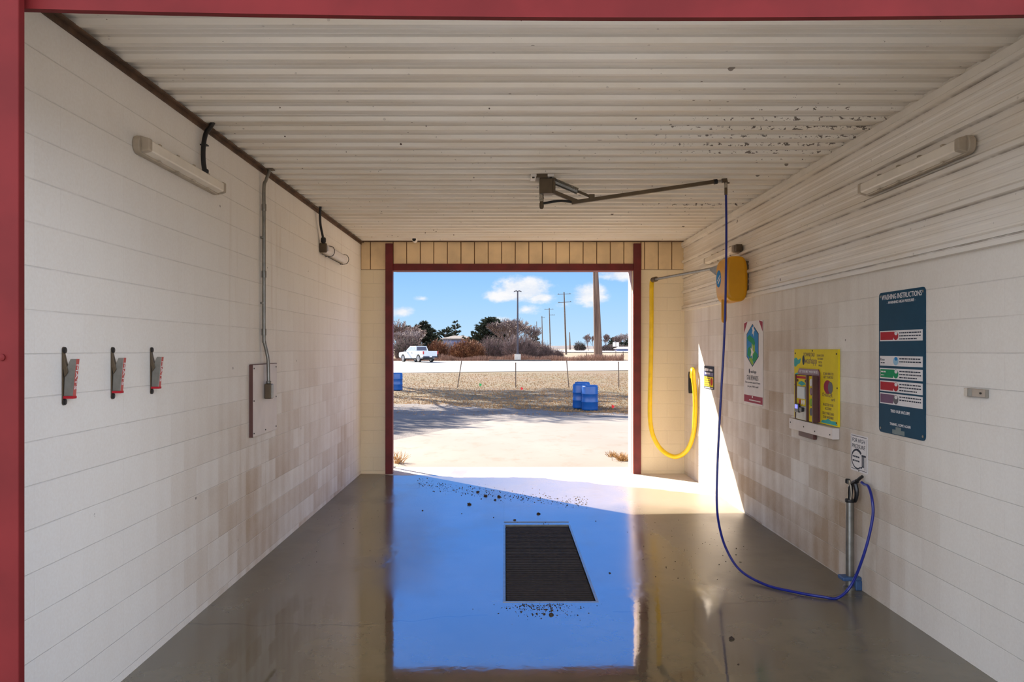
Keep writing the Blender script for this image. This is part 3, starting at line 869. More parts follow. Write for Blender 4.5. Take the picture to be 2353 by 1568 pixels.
MB().bar(Q(1313.5, 466), Q(1644, 417.5), .036, .036, w1=.034, h1=.033).build('boom_arm', M['dark_steel'], bo, bevel=.003)
MB().box(Q(1353, 0).x, Q(1366, 0).x, YBm - .022, YBm + .022, Q(0, 461).z, Q(0, 447).z).build('spring_lug', M['dark_steel'], bo, bevel=.004)
MB().tube([Q(1329, 440.5), Q(1357, 452)], .013, 10).build('spring_rod', M['dark_steel'], bo, smooth=True)
a_, b_ = Q(1274, 417.5), Q(1327, 440)
ax = (b_ - a_).normalized(); u_ = Vector((0, 1, 0)); w_ = ax.cross(u_).normalized()
hel = []
turns = 27
for i in range(turns * 10 + 1):
    th = 2 * PI * i / 10
    hel.append(a_ + (b_ - a_) * (i / (turns * 10)) + (u_ * math.cos(th) + w_ * math.sin(th)) * .027)
MB().tube(hel, .0058, 6).build('coil_spring', M['galv'], bo, smooth=True)
MB().tube([Q(1272, 416), Q(1330, 441)], .010, 8).build('spring_core', M['black'], bo, smooth=True)
MB().tube([Q(1640, 418.2), Q(1648, 417)], .024, 8).build('arm_sleeve', M['black'], bo, smooth=True)
MB().tube([Q(1647, 417.2), Q(1661, 415.5)], .013, 10).build('tip_pipe', M['steel'], bo, smooth=True)
MB().tube([Q(1659, 415.5), Q(1668, 414.5), Q(1668, 420)], .021, 10).tube([Q(1666, 420.5), Q(1676, 420.5)], .008, 8).build('tip_elbow', M['dark_steel'], bo, smooth=True)
MB().tube([Q(1668, 419), Q(1668, 432)], .015, 10).build('hose_fitting', M['steel'], bo, smooth=True)

# blue pressure hose from the boom down to the floor and up to the gun
bh = thing('pressure_hose', 'thin blue pressure hose looping from the boom down to the floor', 'hose', (0, 0, 0))
HP = [(1668, 432, 7.06), (1669, 520, 7.06), (1668, 640, 7.04), (1664, 780, 7.0), (1656, 920, 6.95), (1649, 1060, 6.88), (1647, 1150, 6.80), (1652, 1205, 6.68), (1668, 1260, 6.48), (1700, 1310, 6.15), (1758, 1357, 5.87), (1828, 1381, 5.67),
      (1890, 1388, 5.55), (1925, 1378, 5.52), (1958, 1342, 5.52), (1988, 1265, 5.44), (2005, 1190, 5.42), (2004, 1150, 5.44), (1996, 1120, 5.52), (1986, 1107, 5.62)]
hp = []
for px, py, Y in HP:
    v = P(px, py, Y); v.z = max(v.z, fz(v.x, v.y) + .014); v.x = min(v.x, XR - .02); hp.append(v)
hp = hp[:-1] + [Vector((2.688, 5.60, .886)), Vector((2.689, 5.64, .893))]
MB().tube(spline(hp, 10), .0105, 10).build('hose', M['blue_hose'], bh, smooth=True)
MB().tube([P(1668, 430, 7.06), P(1668, 448, 7.06)], .0145, 10).build('upper_sleeve', M['dark_steel'], bh, smooth=True)

# ================================================================ wand holder and spray gun beside the right wall
HX, HY = 2.665, 5.78
wh = thing('wand_holder', 'upright galvanised tube standing by the right wall holding the spray gun', 'wand holder', (HX, HY, fz(HX, HY)))
MB().lathe([(.030, .10), (.0305, .11), (.0305, .685), (.0255, .685), (.0255, .12)], 20).build('tube', M['galv'], wh, smooth=True)
base_m = plain('blue_reflection_tint', S(58, 88, 130), .5, vary=.15, scale=20)  # base coloured blue to stand in for a reflection
MB().box(-.075, .07, -.05, .05, .07, .10).build('base_plate', base_m, wh, bevel=.008)
MB().lathe([(.05, .0), (.05, .02), (.034, .03), (.034, .072)], 16).build('floor_foot', M['galv'], wh, smooth=True)
MB().box(.02, .07, -.055, .03, .0, .075).build('wall_bracket', base_m, wh, bevel=.006)
MB().lathe([(.034, .668), (.036, .672), (.036, .688), (.034, .692)], 20).build('rim_collar', M['black'], wh, smooth=True)
sg = thing('spray_gun', 'black trigger spray gun hung in the upright tube by the right wall', 'spray gun', (HX, HY, fz(HX, HY)))
MB().tube([(0, 0, .30), (0, 0, .70)], .011, 10).build('lance', M['steel'], sg, smooth=True)
MB().tube(spline([(0, 0, .66), (0, -.002, .74), (.003, -.01, .79), (.006, -.03, .815)], 5), [.018] * 5 + [.02] * 5 + [.016] * 6, 10).build('grip', M['black_gloss'], sg, smooth=True)
MB().lathe([(.014, -.018), (.02, -.012), (.02, .012), (.014, .018)], 12, (-.004, .028, .825), 'z').build('rear_knob', M['black_gloss'], sg, smooth=True)
MB().tube(spline([(.004, -.03, .815), (.01, -.055, .83), (.015, -.085, .845)], 4), .017, 10).build('valve_body', M['black_gloss'], sg, smooth=True)
MB().tube(spline([(.012, -.055, .825), (.016, -.075, .77), (.016, -.07, .72), (.012, -.055, .68)], 5), [.018, .018, .018, .018, .018, .017, .017, .016, .016, .015, .015, .014, .014, .013, .012, .01], 8).build('handle', M['black_gloss'], sg, smooth=True)
MB().tube(spline([(0, .02, .80), (-.008, -.005, .835), (-.008, -.03, .80), (-.006, -.035, .74), (-.004, -.02, .69)], 5), .005, 8).build('trigger_guard', M['fixture'], sg, smooth=True)
MB().tube(spline([(.015, -.085, .845), (.022, -.115, .872), (.026, -.145, .89)], 4), .012, 10).build('hose_coupling', M['black'], sg, smooth=True)

# ================================================================ signs on the right wall
def panel(t, name, poly, z0, z1, mat, parent=None):
    return MB().prism(poly, z0, z1).build(name, mat, parent or t)


def strokes(mb, x0, x1, y, h, rnd, z, gap=.006):
    """a line of print too small to read"""
    x = x0
    while x < x1 - .004:
        w = rnd.uniform(.012, .034)
        mb.box(x, min(x + w, x1), y - h / 2, y + h / 2, z, z + .0006)
        x += w + gap


rs = random.Random(3)


def line(parent, mat, s, cx, cy, w=None, h=None, z=.003, **kw):
    mb = MB(); text_add(mb, s, cx, cy, w, h, z, **kw); return mb.build('lettering', mat, parent)


ws = thing('instruction_sign', 'tall dark blue washing instructions sign with white and coloured strips', 'sign', mat=on_right(5.158, 1.802))
panel(ws, 'board', rrect(-.30, .30, -.503, .503, .03), .002, .007, M['navy'])
Hs = 1.006
def fy(f): return .503 - f * Hs
line(ws, M['sign_white'], 'WASHING INSTRUCTIONS', .0, fy(.036), .52, .036, .0075)
line(ws, M['sign_white'], '- WARNING HIGH PRESSURE -', .0, fy(.076), .37, .019, .0075, shear=.2)
line(ws, M['sign_white'], 'TRIED OUR VACUUM?', -.01, fy(.838), .25, .021, .0075)
line(ws, M['sign_white'], 'THANKS, COME AGAIN', -.01, fy(.93), .27, .021, .0075)
for f0, f1, cm, im in ((.275, .348, 'sign_red', 'sign_red'), (.453, .523, 'sign_white', 'sign_sky'), (.54, .614, 'sign_green', 'sign_green'), (.629, .704, 'sign_red', 'sign_red'), (.716, .794, 'sign_purple', 'sign_grey')):
    y0, y1 = fy(f1), fy(f0)
    st = panel(ws, 'instruction_strip', [(-.283, y0), (.272, y0), (.272, y1), (-.283, y1)], .007, .0082, M['sign_white'])
    if cm != 'sign_white':
        panel(ws, 'colour_block', [(-.275, y0 + .008), (-.10, y0 + .008), (-.085, y1 - .008), (-.275, y1 - .008)], .0082, .0088, M[cm], st)
        mk = MB(); strokes(mk, -.265, -.20, (y0 + y1) / 2 + .012, .010, rs, .0089); strokes(mk, -.265, -.22, (y0 + y1) / 2 - .012, .006, rs, .0089)
        mk.build('heading', M['sign_white'] if cm == 'sign_green' else M[cm], st)
    else:
        mk = MB(); text_add(mk, 'Rinse', -.245, (y0 + y1) / 2 + .010, .06, .018, .0084); strokes(mk, -.27, -.215, (y0 + y1) / 2 - .014, .006, rs, .0084); mk.build('heading', M['ink'], st)
    c = (-.062, (y0 + y1) / 2)
    panel(ws, 'icon', ellipse(c[0], c[1], .034, (y1 - y0) * .42, 20), .0089, .0094, M[im], st)
    panel(ws, 'icon_highlight', ellipse(c[0] + .004, c[1] + .016, .020, .013, 14), .0094, .0098, M['sign_white'] if im != 'sign_sky' else M['sign_blue'], st)
    mk = MB()
    for q in range(3 if cm != 'sign_white' and cm != 'sign_purple' else 2):
        strokes(mk, -.015, .255 - (.05 if q == 2 else 0), y1 - .018 - q * .021, .008, rs, .0084)
    mk.build('small_print', M['ink'], st)
for sx, sy in ((-.275, .475), (.275, .475), (-.275, -.475), (.275, -.475)):
    MB().lathe([(.010, .007), (.010, .009), (.006, .011)], 10, (sx, sy, 0)).build('screw', M['galv'], ws)
tp = MB().box(-.11, .05, fy(.995), fy(.965), .0072, .0086).box(-.065, .005, fy(.965), fy(.945), .0072, .0086)
tp.build('peeling_tape', plain('dull_tape', S(120, 132, 132), .7), ws)

sr = thing('rewards_sign', 'white rewards sign with green and blue hexagon and maroon corners', 'sign', mat=on_right(8.228, 1.749))
panel(sr, 'board', rrect(-.309, .309, -.458, .458, .03), .002, .006, M['sign_white'])
def gy(f): return .458 - f * .916
panel(sr, 'corner', [(-.305, gy(.02)), (-.19, gy(.0) - .002), (-.305, gy(.135))], .006, .0068, M['sign_maroon'])
panel(sr, 'corner', [(.305, gy(.02)), (.305, gy(.135)), (.19, gy(.0) - .002)], .006, .0068, M['sign_maroon'])
panel(sr, 'bottom_band', [(-.305, gy(.985)), (.305, gy(.985)), (.305, gy(.90)), (-.305, gy(.90))], .006, .0068, M['sign_maroon'])
def hexa(k, dx=0): return [(dx, gy(.035 + (1 - k) * .2)), (dx - .2 * k, gy(.155 + (1 - k) * .1)), (dx - .2 * k, gy(.43 - (1 - k) * .1)), (dx, gy(.552 - (1 - k) * .2)), (dx + .2 * k, gy(.43 - (1 - k) * .1)), (dx + .2 * k, gy(.155 + (1 - k) * .1))]
hx = panel(sr, 'hexagon_edge', hexa(1, -.02), .006, .0068, M['ink'])
panel(sr, 'hexagon_field', hexa(.94, -.02), .0068, .0074, M['sign_blue'], hx)
panel(sr, 'green_shape', [(-.20, gy(.20)), (-.12, gy(.165)), (.03, gy(.215)), (.075, gy(.27)), (.04, gy(.30)), (-.06, gy(.26)), (-.15, gy(.235))], .0074, .0080, M['sign_green'], hx)
panel(sr, 'green_shape', [(-.04, gy(.27)), (.06, gy(.25)), (.07, gy(.42)), (-.02, gy(.44)), (-.06, gy(.37))], .0074, .0079, M['sign_lime'], hx)
panel(sr, 'green_shape', [(-.17, gy(.33)), (-.08, gy(.30)), (-.05, gy(.40)), (-.09, gy(.455)), (-.19, gy(.41))], .0074, .0080, M['sign_green'], hx)
panel(sr, 'green_shape', [(-.03, gy(.43)), (.07, gy(.36)), (.15, gy(.40)), (.14, gy(.45)), (.04, gy(.495)), (-.02, gy(.47))], .0074, .0081, M['sign_green'], hx)
panel(sr, 'green_shape', [(-.14, gy(.455)), (-.05, gy(.44)), (.01, gy(.49)), (.02, gy(.515)), (-.02, gy(.535)), (-.10, gy(.485))], .0074, .0079, M['sign_lime'], hx)
for cx, cf, r in ((.01, .115, .075), (-.03, .375, .085)):
    pts = [(cx + (r if i % 2 == 0 else r * .42) * math.sin(PI * i / 5 + .3) * .7, gy(cf) + (r if i % 2 == 0 else r * .42) * math.cos(PI * i / 5 + .3)) for i in range(10)]
    panel(sr, 'white_star', pts[::-1], .0081, .0086, M['sign_white'], hx)
line(sr, M['ink'], 'washapp', .01, gy(.615), .19, .043, .0065)
MB().prism(ellipse(-.125, gy(.605), .016, .028, 14), .0062, .0070).build('logo_mark', M['ink'], sr)
line(sr, M['ink'], 'STAR REWARDS', -.02, gy(.685), .38, .052, .0065)
line(sr, M['ink'], 'Once you have earned 10 stars', -.02, gy(.745), .50, .026, .0065)
line(sr, M['ink'], 'you get a FREE wash!', -.01, gy(.792), .36, .026, .0065)
mb = MB(); strokes(mb, -.13, .24, gy(.955), .012, rs, .0069); mb.prism(ellipse(-.02, gy(.915), .018, .012, 10), .0068, .0074); mb.build('band_print', M['sign_white'], sr)

ps = thing('pay_station', 'yellow illustrated pay station panel with plum keypad plate and card reader', 'pay station', mat=on_right(6.56, 1.578))
panel(ps, 'yellow_panel', [(-.46, -.318), (.46, -.318), (.46, .318), (-.46, .318)], .003, .02, M['sign_yellow'])
def px_(f): return -.46 + f * .92
def py_(f): return .318 - f * .636
pl = panel(ps, 'keypad_plate', [(px_(.12), py_(.99)), (px_(.63), py_(.99)), (px_(.63), py_(.32)), (px_(.60), py_(.275)), (px_(.15), py_(.275)), (px_(.12), py_(.32))], .02, .03, M['plum_plate'])
cab = MB().box(px_(.17), px_(.43), py_(1.0), py_(.37), .03, .06); cab.build('column', M['sign_yellow'], pl, bevel=.004)
MB().box(px_(.455), px_(.575), py_(1.0), py_(.37), .03, .055).build('side_column', M['sign_yellow'], pl, bevel=.004)
for q0, q1 in ((.16, .17), (.43, .455), (.575, .60)):
    MB().box(px_(q0), px_(q1), py_(1.0), py_(.36), .03, .072).build('column_edge', M['wood_trim'], pl)
MB().box(px_(.175), px_(.425), py_(.415), py_(.38), .06, .063).build('header_stripe', M['sign_red'], pl)
MB().prism([(px_(.22), py_(.49)), (px_(.24), py_(.465)), (px_(.30), py_(.45)), (px_(.36), py_(.465)), (px_(.40), py_(.49)), (px_(.30), py_(.515))], .06, .063).build('teal_shape', M['sign_teal'], pl)
for q in (.205, .40):
    MB().lathe([(.012, .06), (.012, .066), (.007, .068)], 12, (px_(q), py_(.445), 0)).build('bolt', M['brown_ink'], pl)
MB().box(px_(.205), px_(.405), py_(.70), py_(.525), .06, .07).build('screen_bezel', M['galv'], pl, bevel=.003)
MB().box(px_(.225), px_(.39), py_(.69), py_(.535), .07, .072).build('screen', M['screen'], pl)
for q in (.26, .31, .36):
    MB().prism(ellipse(px_(q), py_(.748), .012, .022, 14), .06, .066).build('button', M['sign_red'] if q < .3 else M['sign_white'], pl)
MB().box(px_(.175), px_(.425), py_(.995), py_(.80), .06, .068).build('reader_plate', M['galv'], pl, bevel=.003)
cr = MB().box(px_(.185), px_(.28), py_(.90), py_(.775), .068, .085).build('card_reader', M['black_gloss'], pl, bevel=.004)
MB().box(px_(.30), px_(.36), py_(.88), py_(.82), .068, .085).build('coin_slot', M['black_gloss'], pl, bevel=.003)
MB().box(px_(.20), px_(.265), py_(.845), py_(.79), .085, .087).build('lit_display', M['lit_screen'], pl)
for q, s in ((.46, 'sign_white'), (.58, 'plum_plate'), (.73, 'sign_lime'), (.86, 'sign_grey')):
    MB().prism(ellipse(px_(.515), py_(q), .024, .034, 16), .055, .060).build('selector_disc', M[s], pl)
mb = MB(); text_add(mb, 'GET YOUR FIRST WASH ON US!', px_(.375), py_(.315), .40, .022, .0305); mb.build('plate_lettering', M['sign_white'], pl)
line(ps, M['brown_ink'], 'DOWNLOAD', px_(.37), py_(.075), .24, .034, .0205)
line(ps, M['brown_ink'], 'washapp', px_(.41), py_(.17), .26, .075, .0205)
MB().prism(ellipse(px_(.235), py_(.155), .026, .044, 16), .0202, .0212).build('logo_mark', M['ink'], ps)
for i, s in enumerate(('SCAN CODE', 'TO START', 'PAY &', 'WASH')):
    line(ps, M['brown_ink'], s, px_(.63), py_(.085 + .045 * i), None, .018, .0205)
line(ps, M['brown_ink'], 'SCAN HERE TO', px_(.80), py_(.325), .20, .022, .0205); line(ps, M['brown_ink'], 'GET STARTED', px_(.80), py_(.37), .19, .022, .0205)
line(ps, M['brown_ink'], 'CHARGER', px_(.78), py_(.605), .20, .032, .0205, shear=.1); line(ps, M['brown_ink'], 'card', px_(.90), py_(.655), .07, .026, .0205)
line(ps, M['brown_ink'], 'REGISTER YOUR', px_(.80), py_(.735), .20, .022, .0205); line(ps, M['brown_ink'], 'ACCOUNT', px_(.80), py_(.785), .13, .022, .0205)
line(ps, M['brown_ink'], 'SELECT PRICE AND', px_(.80), py_(.85), .22, .022, .0205); line(ps, M['brown_ink'], 'START WASHING!', px_(.80), py_(.90), .20, .022, .0205)
MB().prism(ellipse(px_(.79), py_(.50), .075, .058, 20), .02, .0215).build('red_disc', M['sign_maroon'], ps)
MB().prism(ellipse(px_(.85), py_(.505), .045, .05, 16), .0215, .0225).build('grey_disc', M['sign_grey'], ps)
for poly in ([(.0, .14), (.05, .12), (.10, .155), (.17, .13), (.15, .2), (.09, .22), (.03, .26), (.0, .24)], [(.02, .36), (.11, .33), (.11, .47), (.06, .44)], [(.06, .60), (.11, .57), (.11, .66), (.06, .65)], [(.02, .93), (.08, .88), (.11, .93), (.11, .96)],
             [(.64, .985), (.67, .95), (.74, .945), (.80, .915), (.86, .94), (.95, .935), (.99, .985)]):
    MB().prism([(px_(a), py_(b)) for a, b in poly][::-1], .02, .0208).build('teal_shape', M['sign_teal'], ps)
for sx, sy in ((.03, .06), (.97, .06), (.02, .52), (.985, .5), (.03, .95), (.97, .95), (.45, .02)):
    MB().lathe([(.008, .02), (.008, .0225), (.005, .024)], 8, (px_(sx), py_(sy), 0)).build('screw', M['black'], ps)
lg = thing('ledge_board', 'pale painted ledge board under the yellow pay station panel', 'ledge', mat=on_right(6.575, 1.203))
MB().prism([(-.465, -.05), (.465, -.045), (.465, .048), (-.465, .05)], .002, .062).build('board', M['grey_board'], lg, bevel=.004)
for sx, sy in ((-.43, .01), (-.12, .0), (.12, -.015), (.42, -.01)):
    MB().lathe([(.007, .062), (.007, .064), (.004, .066)], 8, (sx, sy, 0)).build('screw', M['black'], lg)
MB().box(-.31, .02, -.10, -.048, .002, .035).build('lower_block', M['wood_trim'], lg, bevel=.004)  # dark block below the ledge board

hs = thing('high_pressure_sign', 'small white for high pressure sign above the spray gun', 'sign', mat=on_right(5.772, 1.092))
panel(hs, 'plate', rrect(-.138, .138, -.142, .142, .012), .002, .005, M['sign_white'])
mb = MB(); z = .0052
mb.box(-.125, .125, .128, .132, z, z + .0005); mb.box(-.125, .125, -.128, -.124, z, z + .0005); mb.box(-.131, -.1285, -.12, .12, z, z + .0005); mb.box(.1285, .131, -.12, .12, z, z + .0005)
line(hs, M['ink'], 'FOR HIGH', -.005, .098, .20, .030, z, shear=.2); line(hs, M['ink'], 'PRESSURE', -.005, .052, .21, .030, z, shear=.2)
mb.build('border_line', M['ink'], hs); mb = MB()
arc = []
for i in range(25):
    a = math.radians(40 + 270 * i / 24); arc.append((-.03 + .088 * math.cos(a), -.047 + .072 * math.sin(a)))
for i in range(24):
    a, b = arc[i], arc[i + 1]; w = .010 if i < 10 else .0065
    mb.bar((a[0], a[1], z), (b[0], b[1], z), w * 2 if i < 4 else w * 1.5, .0006)
mb.box(.045, .112, -.018, -.004, z, z + .0006); mb.box(.048, .062, -.09, -.018, z, z + .0006); mb.box(.072, .084, -.10, -.018, z, z + .0006); mb.box(.096, .102, -.115, -.004, z, z + .0006)
mb.bar((.03, -.112, z), (.066, -.088, z), .012, .0006)
mb.build('hose_drawing', M['ink'], hs); mb = MB()
for yy in (-.03, -.062):
    strokes(mb, -.10, .01, yy, .012, rs, z)
mb.build('small_print', M['ink'], hs)
MB().lathe([(.008, .005), (.008, .008), (.005, .009)], 8, (.0, -.132, 0)).build('screw', M['galv'], hs)

vs_ = thing('vacuum_sign', 'small blue and yellow sign at the edge of the sunlit patch', 'sign', mat=on_right(10.015, 1.515))
panel(vs_, 'plate', rrect(-.235, .235, -.152, .152, .01), .002, .006, M['ink'])
panel(vs_, 'yellow_field', [(-.225, -.12), (.215, -.12), (.215, .01), (-.225, .01)], .006, .007, M['sign_yellow'])
panel(vs_, 'blue_slash', [(-.22, .03), (.22, .02), (.22, .065), (-.22, .075)], .006, .007, plain('deep_blue', S(45, 62, 130), .4))
mb = MB(); mb.prism([(-.20, .09), (-.02, .085), (.0, .118), (-.19, .125)], .0062, .0070); mb.prism([(.03, .088), (.17, .085), (.18, .11), (.04, .115)], .0062, .0070); strokes(mb, -.18, .06, .055, .022, rs, .0072); strokes(mb, -.2, .2, -.137, .012, rs, .0065); mb.build('lettering', M['sign_white'], vs_)
panel(vs_, 'red_disc', ellipse(.14, -.05, .058, .05, 18), .007, .008, M['sign_red'])
mb = MB()
for q in range(4):
    strokes(mb, -.20, .06, -.01 - q * .03, .012, rs, .0072)
mb.build('small_print', M['brown_ink'], vs_)

tb = thing('wall_bracket', 'small bare steel bracket alone on the right wall near the camera', 'bracket', mat=on_right(4.32, 1.646))
MB().prism([(-.093, .002), (.093, .002), (.093, .022), (-.03, .022), (-.05, .034), (-.093, .03)], -.0235, .0235, 'y').build('plate', M['steel'], tb, bevel=.002)
tb.children[0].data.transform(Matrix(((1, 0, 0, 0), (0, 1, 0, 0), (0, 0, 1, 0), (0, 0, 0, 1))))
MB().lathe([(.006, .022), (.006, .026)], 8, (.05, 0, 0)).build('screw', M['black'], tb)

# ================================================================ yellow hose dispenser and its hose
yb = thing('vacuum_dispenser', 'yellow rounded box with round blue badge high on the right wall', 'dispenser', mat=on_right(8.503, 2.68, XR - .04))
def sup(t_, h, dpt, z0, e=3.4):
    cs, sn = math.cos(t_), math.sin(t_)
    return (math.copysign(abs(cs) ** (2 / e), cs) * h, z0 + math.copysign(abs(sn) ** (2 / e), sn) * dpt)
MB().prism([sup(2 * PI * i / 56, .255, .128, .12) for i in range(56)], -.20, .20, 'x').build('cover', M['yellow'], yb, smooth=True, bevel=.04, seg=5, angle=50)
bd = MB().prism(ellipse(-.065, .02, .095, .098, 30), .236, .249).build('badge', M['sign_blue'], yb, bevel=.002)
MB().prism([(-.12, .0), (-.10, -.005), (.0, .052), (-.01, .062)], .249, .251).prism([(-.09, -.03), (-.075, -.04), (.01, .015), (.0, .03)], .249, .251).build('badge_mark', M['sign_white'], bd)
MB().tube([(-.02, -.22, .20), (-.02, -.44, .20), (-.02, -.47, .20), (-.02, -.485, .20)], [.030, .030, .026, .012], 12).build('outlet_stub', M['yellow'], yb, smooth=True)
MBm = MB().box(-.16, .16, -.2, .2, -.03, .01); MBm.build('mounting_plate', M['dark_steel'], yb)
Rw = yb.matrix_world.inverted()
A1, A2 = P(1640, 617, 8.80), P(1502, 643, 11.12)
arm = MB().tube([Rw @ A1, Rw @ A2], .019, 12).build('swing_arm', M['galv'], yb, smooth=True)
MB().add([Rw @ p for p in (P(1655, 608, 8.62), P(1655, 641, 8.62), P(1631, 622, 8.86), P(1631, 616, 8.86), P(1661, 608, 8.58), P(1661, 641, 8.58), P(1633, 622, 8.86), P(1633, 616, 8.86))],
         [(0, 1, 2, 3), (4, 7, 6, 5), (0, 4, 5, 1), (1, 5, 6, 2), (2, 6, 7, 3), (3, 7, 4, 0)]).build('arm_gusset', M['galv'], yb)
yh = thing('vacuum_hose', 'thick yellow hose hanging in a loop from the swing arm beside the opening', 'hose', (0, 0, 0))
HP = [(1506, 642, 11.05), (1499, 645, 11.2), (1497, 662, 11.2), (1497, 720, 11.2), (1496, 810, 11.2), (1494, 900, 11.2), (1494, 965, 11.2), (1502, 1005, 11.18), (1522, 1036, 11.12), (1551, 1050, 11.0), (1577, 1037, 10.85), (1592, 1003, 10.72), (1597, 955, 10.6), (1597, 905, 10.58), (1593, 868, 10.58), (1592, 852, 10.62), (1591, 850, 10.74), (1589, 868, 10.80)]
hp = []
cam_p = Vector((0, 0, CZ))
for px, py, Y in HP:
    v = P(px, py, Y)
    if v.x > 2.69:
        v = cam_p + (v - cam_p) * (2.69 / v.x)
    hp.append(v)
MB().tube(spline(hp, 10), .033, 14).build('hose', M['yellow_hose'], yh, smooth=True)
MB().tube([P(1508, 641.5, 11.02), P(1500, 643.5, 11.17)], .037, 12).build('end_cuff', M['dark_steel'], yh, smooth=True)
nh_ = thing('nozzle_holder', 'dark hose nozzle holder fixed to the wall behind the yellow hose', 'holder', mat=on_right(10.86, 1.42))
MB().box(-.06, .06, -.10, .09, .002, .05).build('holder_box', M['wood_trim'], nh_, bevel=.006)
MB().lathe([(.034, -.16), (.04, -.10), (.04, .10), (.034, .15)], 14, (.06, 0, .05), 'y').build('nozzle', M['black'], nh_, smooth=True)

# ================================================================ camera under the ceiling at the far end
sc_ = thing('security_camera', 'small white security camera under the ceiling above the far opening', 'camera', P(953, 552, 11.1))
zc = ZC - sc_.location.z
MB().lathe([(.035, zc - .03), (.045, zc - .01), (.045, zc)], 16).build('mount', M['white'], sc_, smooth=True)
MB().tube([(0, 0, zc - .02), (0, -.02, -.0)], .014, 10).build('stalk', M['white'], sc_, smooth=True)
MB().lathe([(.03, .06), (.036, .05), (.036, -.06), (.03, -.075)], 16, (0, 0, 0), 'y').build('body', M['white'], sc_, smooth=True)
MB().lathe([(.028, -.075), (.026, -.079)], 16, (0, 0, 0), 'y').build('lens', M['black_gloss'], sc_)

# ================================================================ guard post just outside the far opening
gp = thing('guard_post', 'short thin steel post outside the left jamb throwing a thin shadow', 'post', (-1.815, 11.98, 0))
MB().lathe([(.03, 0), (.03, .74), (.022, .78), (.008, .795)], 14).build('post', M['galv'], gp, smooth=True)
MB().box(-.06, .06, -.06, .06, 0, .008).build('base_plate', M['galv'], gp)

# ================================================================ drums, stakes, flags
def drum(label, px, pyb, Y, h=.88, r=.29):
    v = P(px, pyb, Y)
    t = thing('plastic_drum', label, 'drum', (v.x, Y, gz(Y) - .012), group='blue plastic drums on the lawn')
    s = h / .88
    MB().lathe([(r * .90, 0), (r * .97, .02 * s), (r, .07 * s), (r * .985, .28 * s), (r * 1.02, .295 * s), (r * 1.02, .31 * s), (r * .985, .325 * s), (r * .985, .56 * s), (r * 1.02, .575 * s), (r * 1.02, .59 * s), (r * .985, .605 * s), (r, .80 * s), (r * .95, .85 * s), (r * .90, .87 * s)], 28).build('barrel', M['blue_drum'], t, smooth=True, angle=60)
    MB().lathe([(r * .92, .865 * s), (r * .93, .885 * s), (r * .86, .89 * s), (r * .84, .872 * s)], 28).build('rim', M['blue_drum'], t, smooth=True)
    for q in (-.5, .5):
        MB().lathe([(.035, .872 * s), (.035, .895 * s)], 12, (q * r, 0, 0)).build('bung', M['blue_drum'], t)
    return t


drum('blue plastic drum at the front of the trio on the lawn edge', 1355.5, 942, 26.5)
drum('blue plastic drum half hidden behind the front one, left of the trio', 1334, 936, 27.3)
drum('blue plastic drum at the back of the trio, only its top showing', 1338, 932, 28.1, h=.91)
drum('blue plastic drum alone on the lawn beside the left jamb', 912, 897, 38.0)
for i, (lab, xb, yb_, xt, yt) in enumerate((('thin leaning stake in the lawn, nearest the white pickup', 1051, 889, 1061, 828), ('thin upright stake in the lawn below the light pole', 1185, 890, 1185, 834),
                                            ('thin stake in the lawn just left of the blue drums', 1307, 886, 1302, 828), ('thin upright stake in the lawn right of the blue drums', 1422, 885, 1421, 832))):
    Y = 40.5; a, b = P(xb, yb_, Y), P(xt, yt, Y); a.z = gz(Y) - .05
    t = thing('lawn_stake', lab, 'stake', a, group='thin stakes across the lawn')
    d = b - a
    MB().tube([(0, 0, 0), d], .026, 6).build('rod', M['stake'], t)
    MB().lathe([(.03, -.02), (.03, .03)], 6, d * .985).build('cap', M['stake'], t)
for lab, px, py, Y, mt in (('tiny green marker flag in the lawn', 1102, 884, 41, 'flag_green'), ('tiny red marker flag in the middle of the lawn', 1197, 893, 38, 'flag_red'), ('tiny red marker flag right of the blue drums', 1406, 934, 26.6, 'flag_red')):
    v = P(px, py, Y); g0 = gz(Y) - .02
    t = thing('marker_flag', lab, 'flag', (v.x, Y, g0), group='marker flags in the lawn')
    h = v.z - g0
    MB().tube([(0, 0, 0), (.0, 0, h + .08)], .007, 5).build('wire', M['stake'], t)
    k = .62 if Y < 30 else .75
    MB().add([(-.01, 0, h - .07 * k), (-.01, 0, h + .1 * k), (.07 * k, -.03, h + .06 * k), (.16 * k, .02, h + .02 * k), (.14 * k, .01, h - .05 * k), (.06 * k, -.03, h - .12 * k),
              (-.01, .006, h - .07 * k), (-.01, .006, h + .1 * k), (.07 * k, -.024, h + .06 * k), (.16 * k, .026, h + .02 * k), (.14 * k, .016, h - .05 * k), (.06 * k, -.024, h - .12 * k)],
             [(0, 1, 2, 5), (5, 2, 3, 4), (6, 11, 8, 7), (11, 10, 9, 8), (0, 6, 7, 1), (1, 7, 8, 2), (2, 8, 9, 3), (3, 9, 10, 4), (4, 10, 11, 5), (5, 11, 6, 0)]).build('flag', M[mt], t)


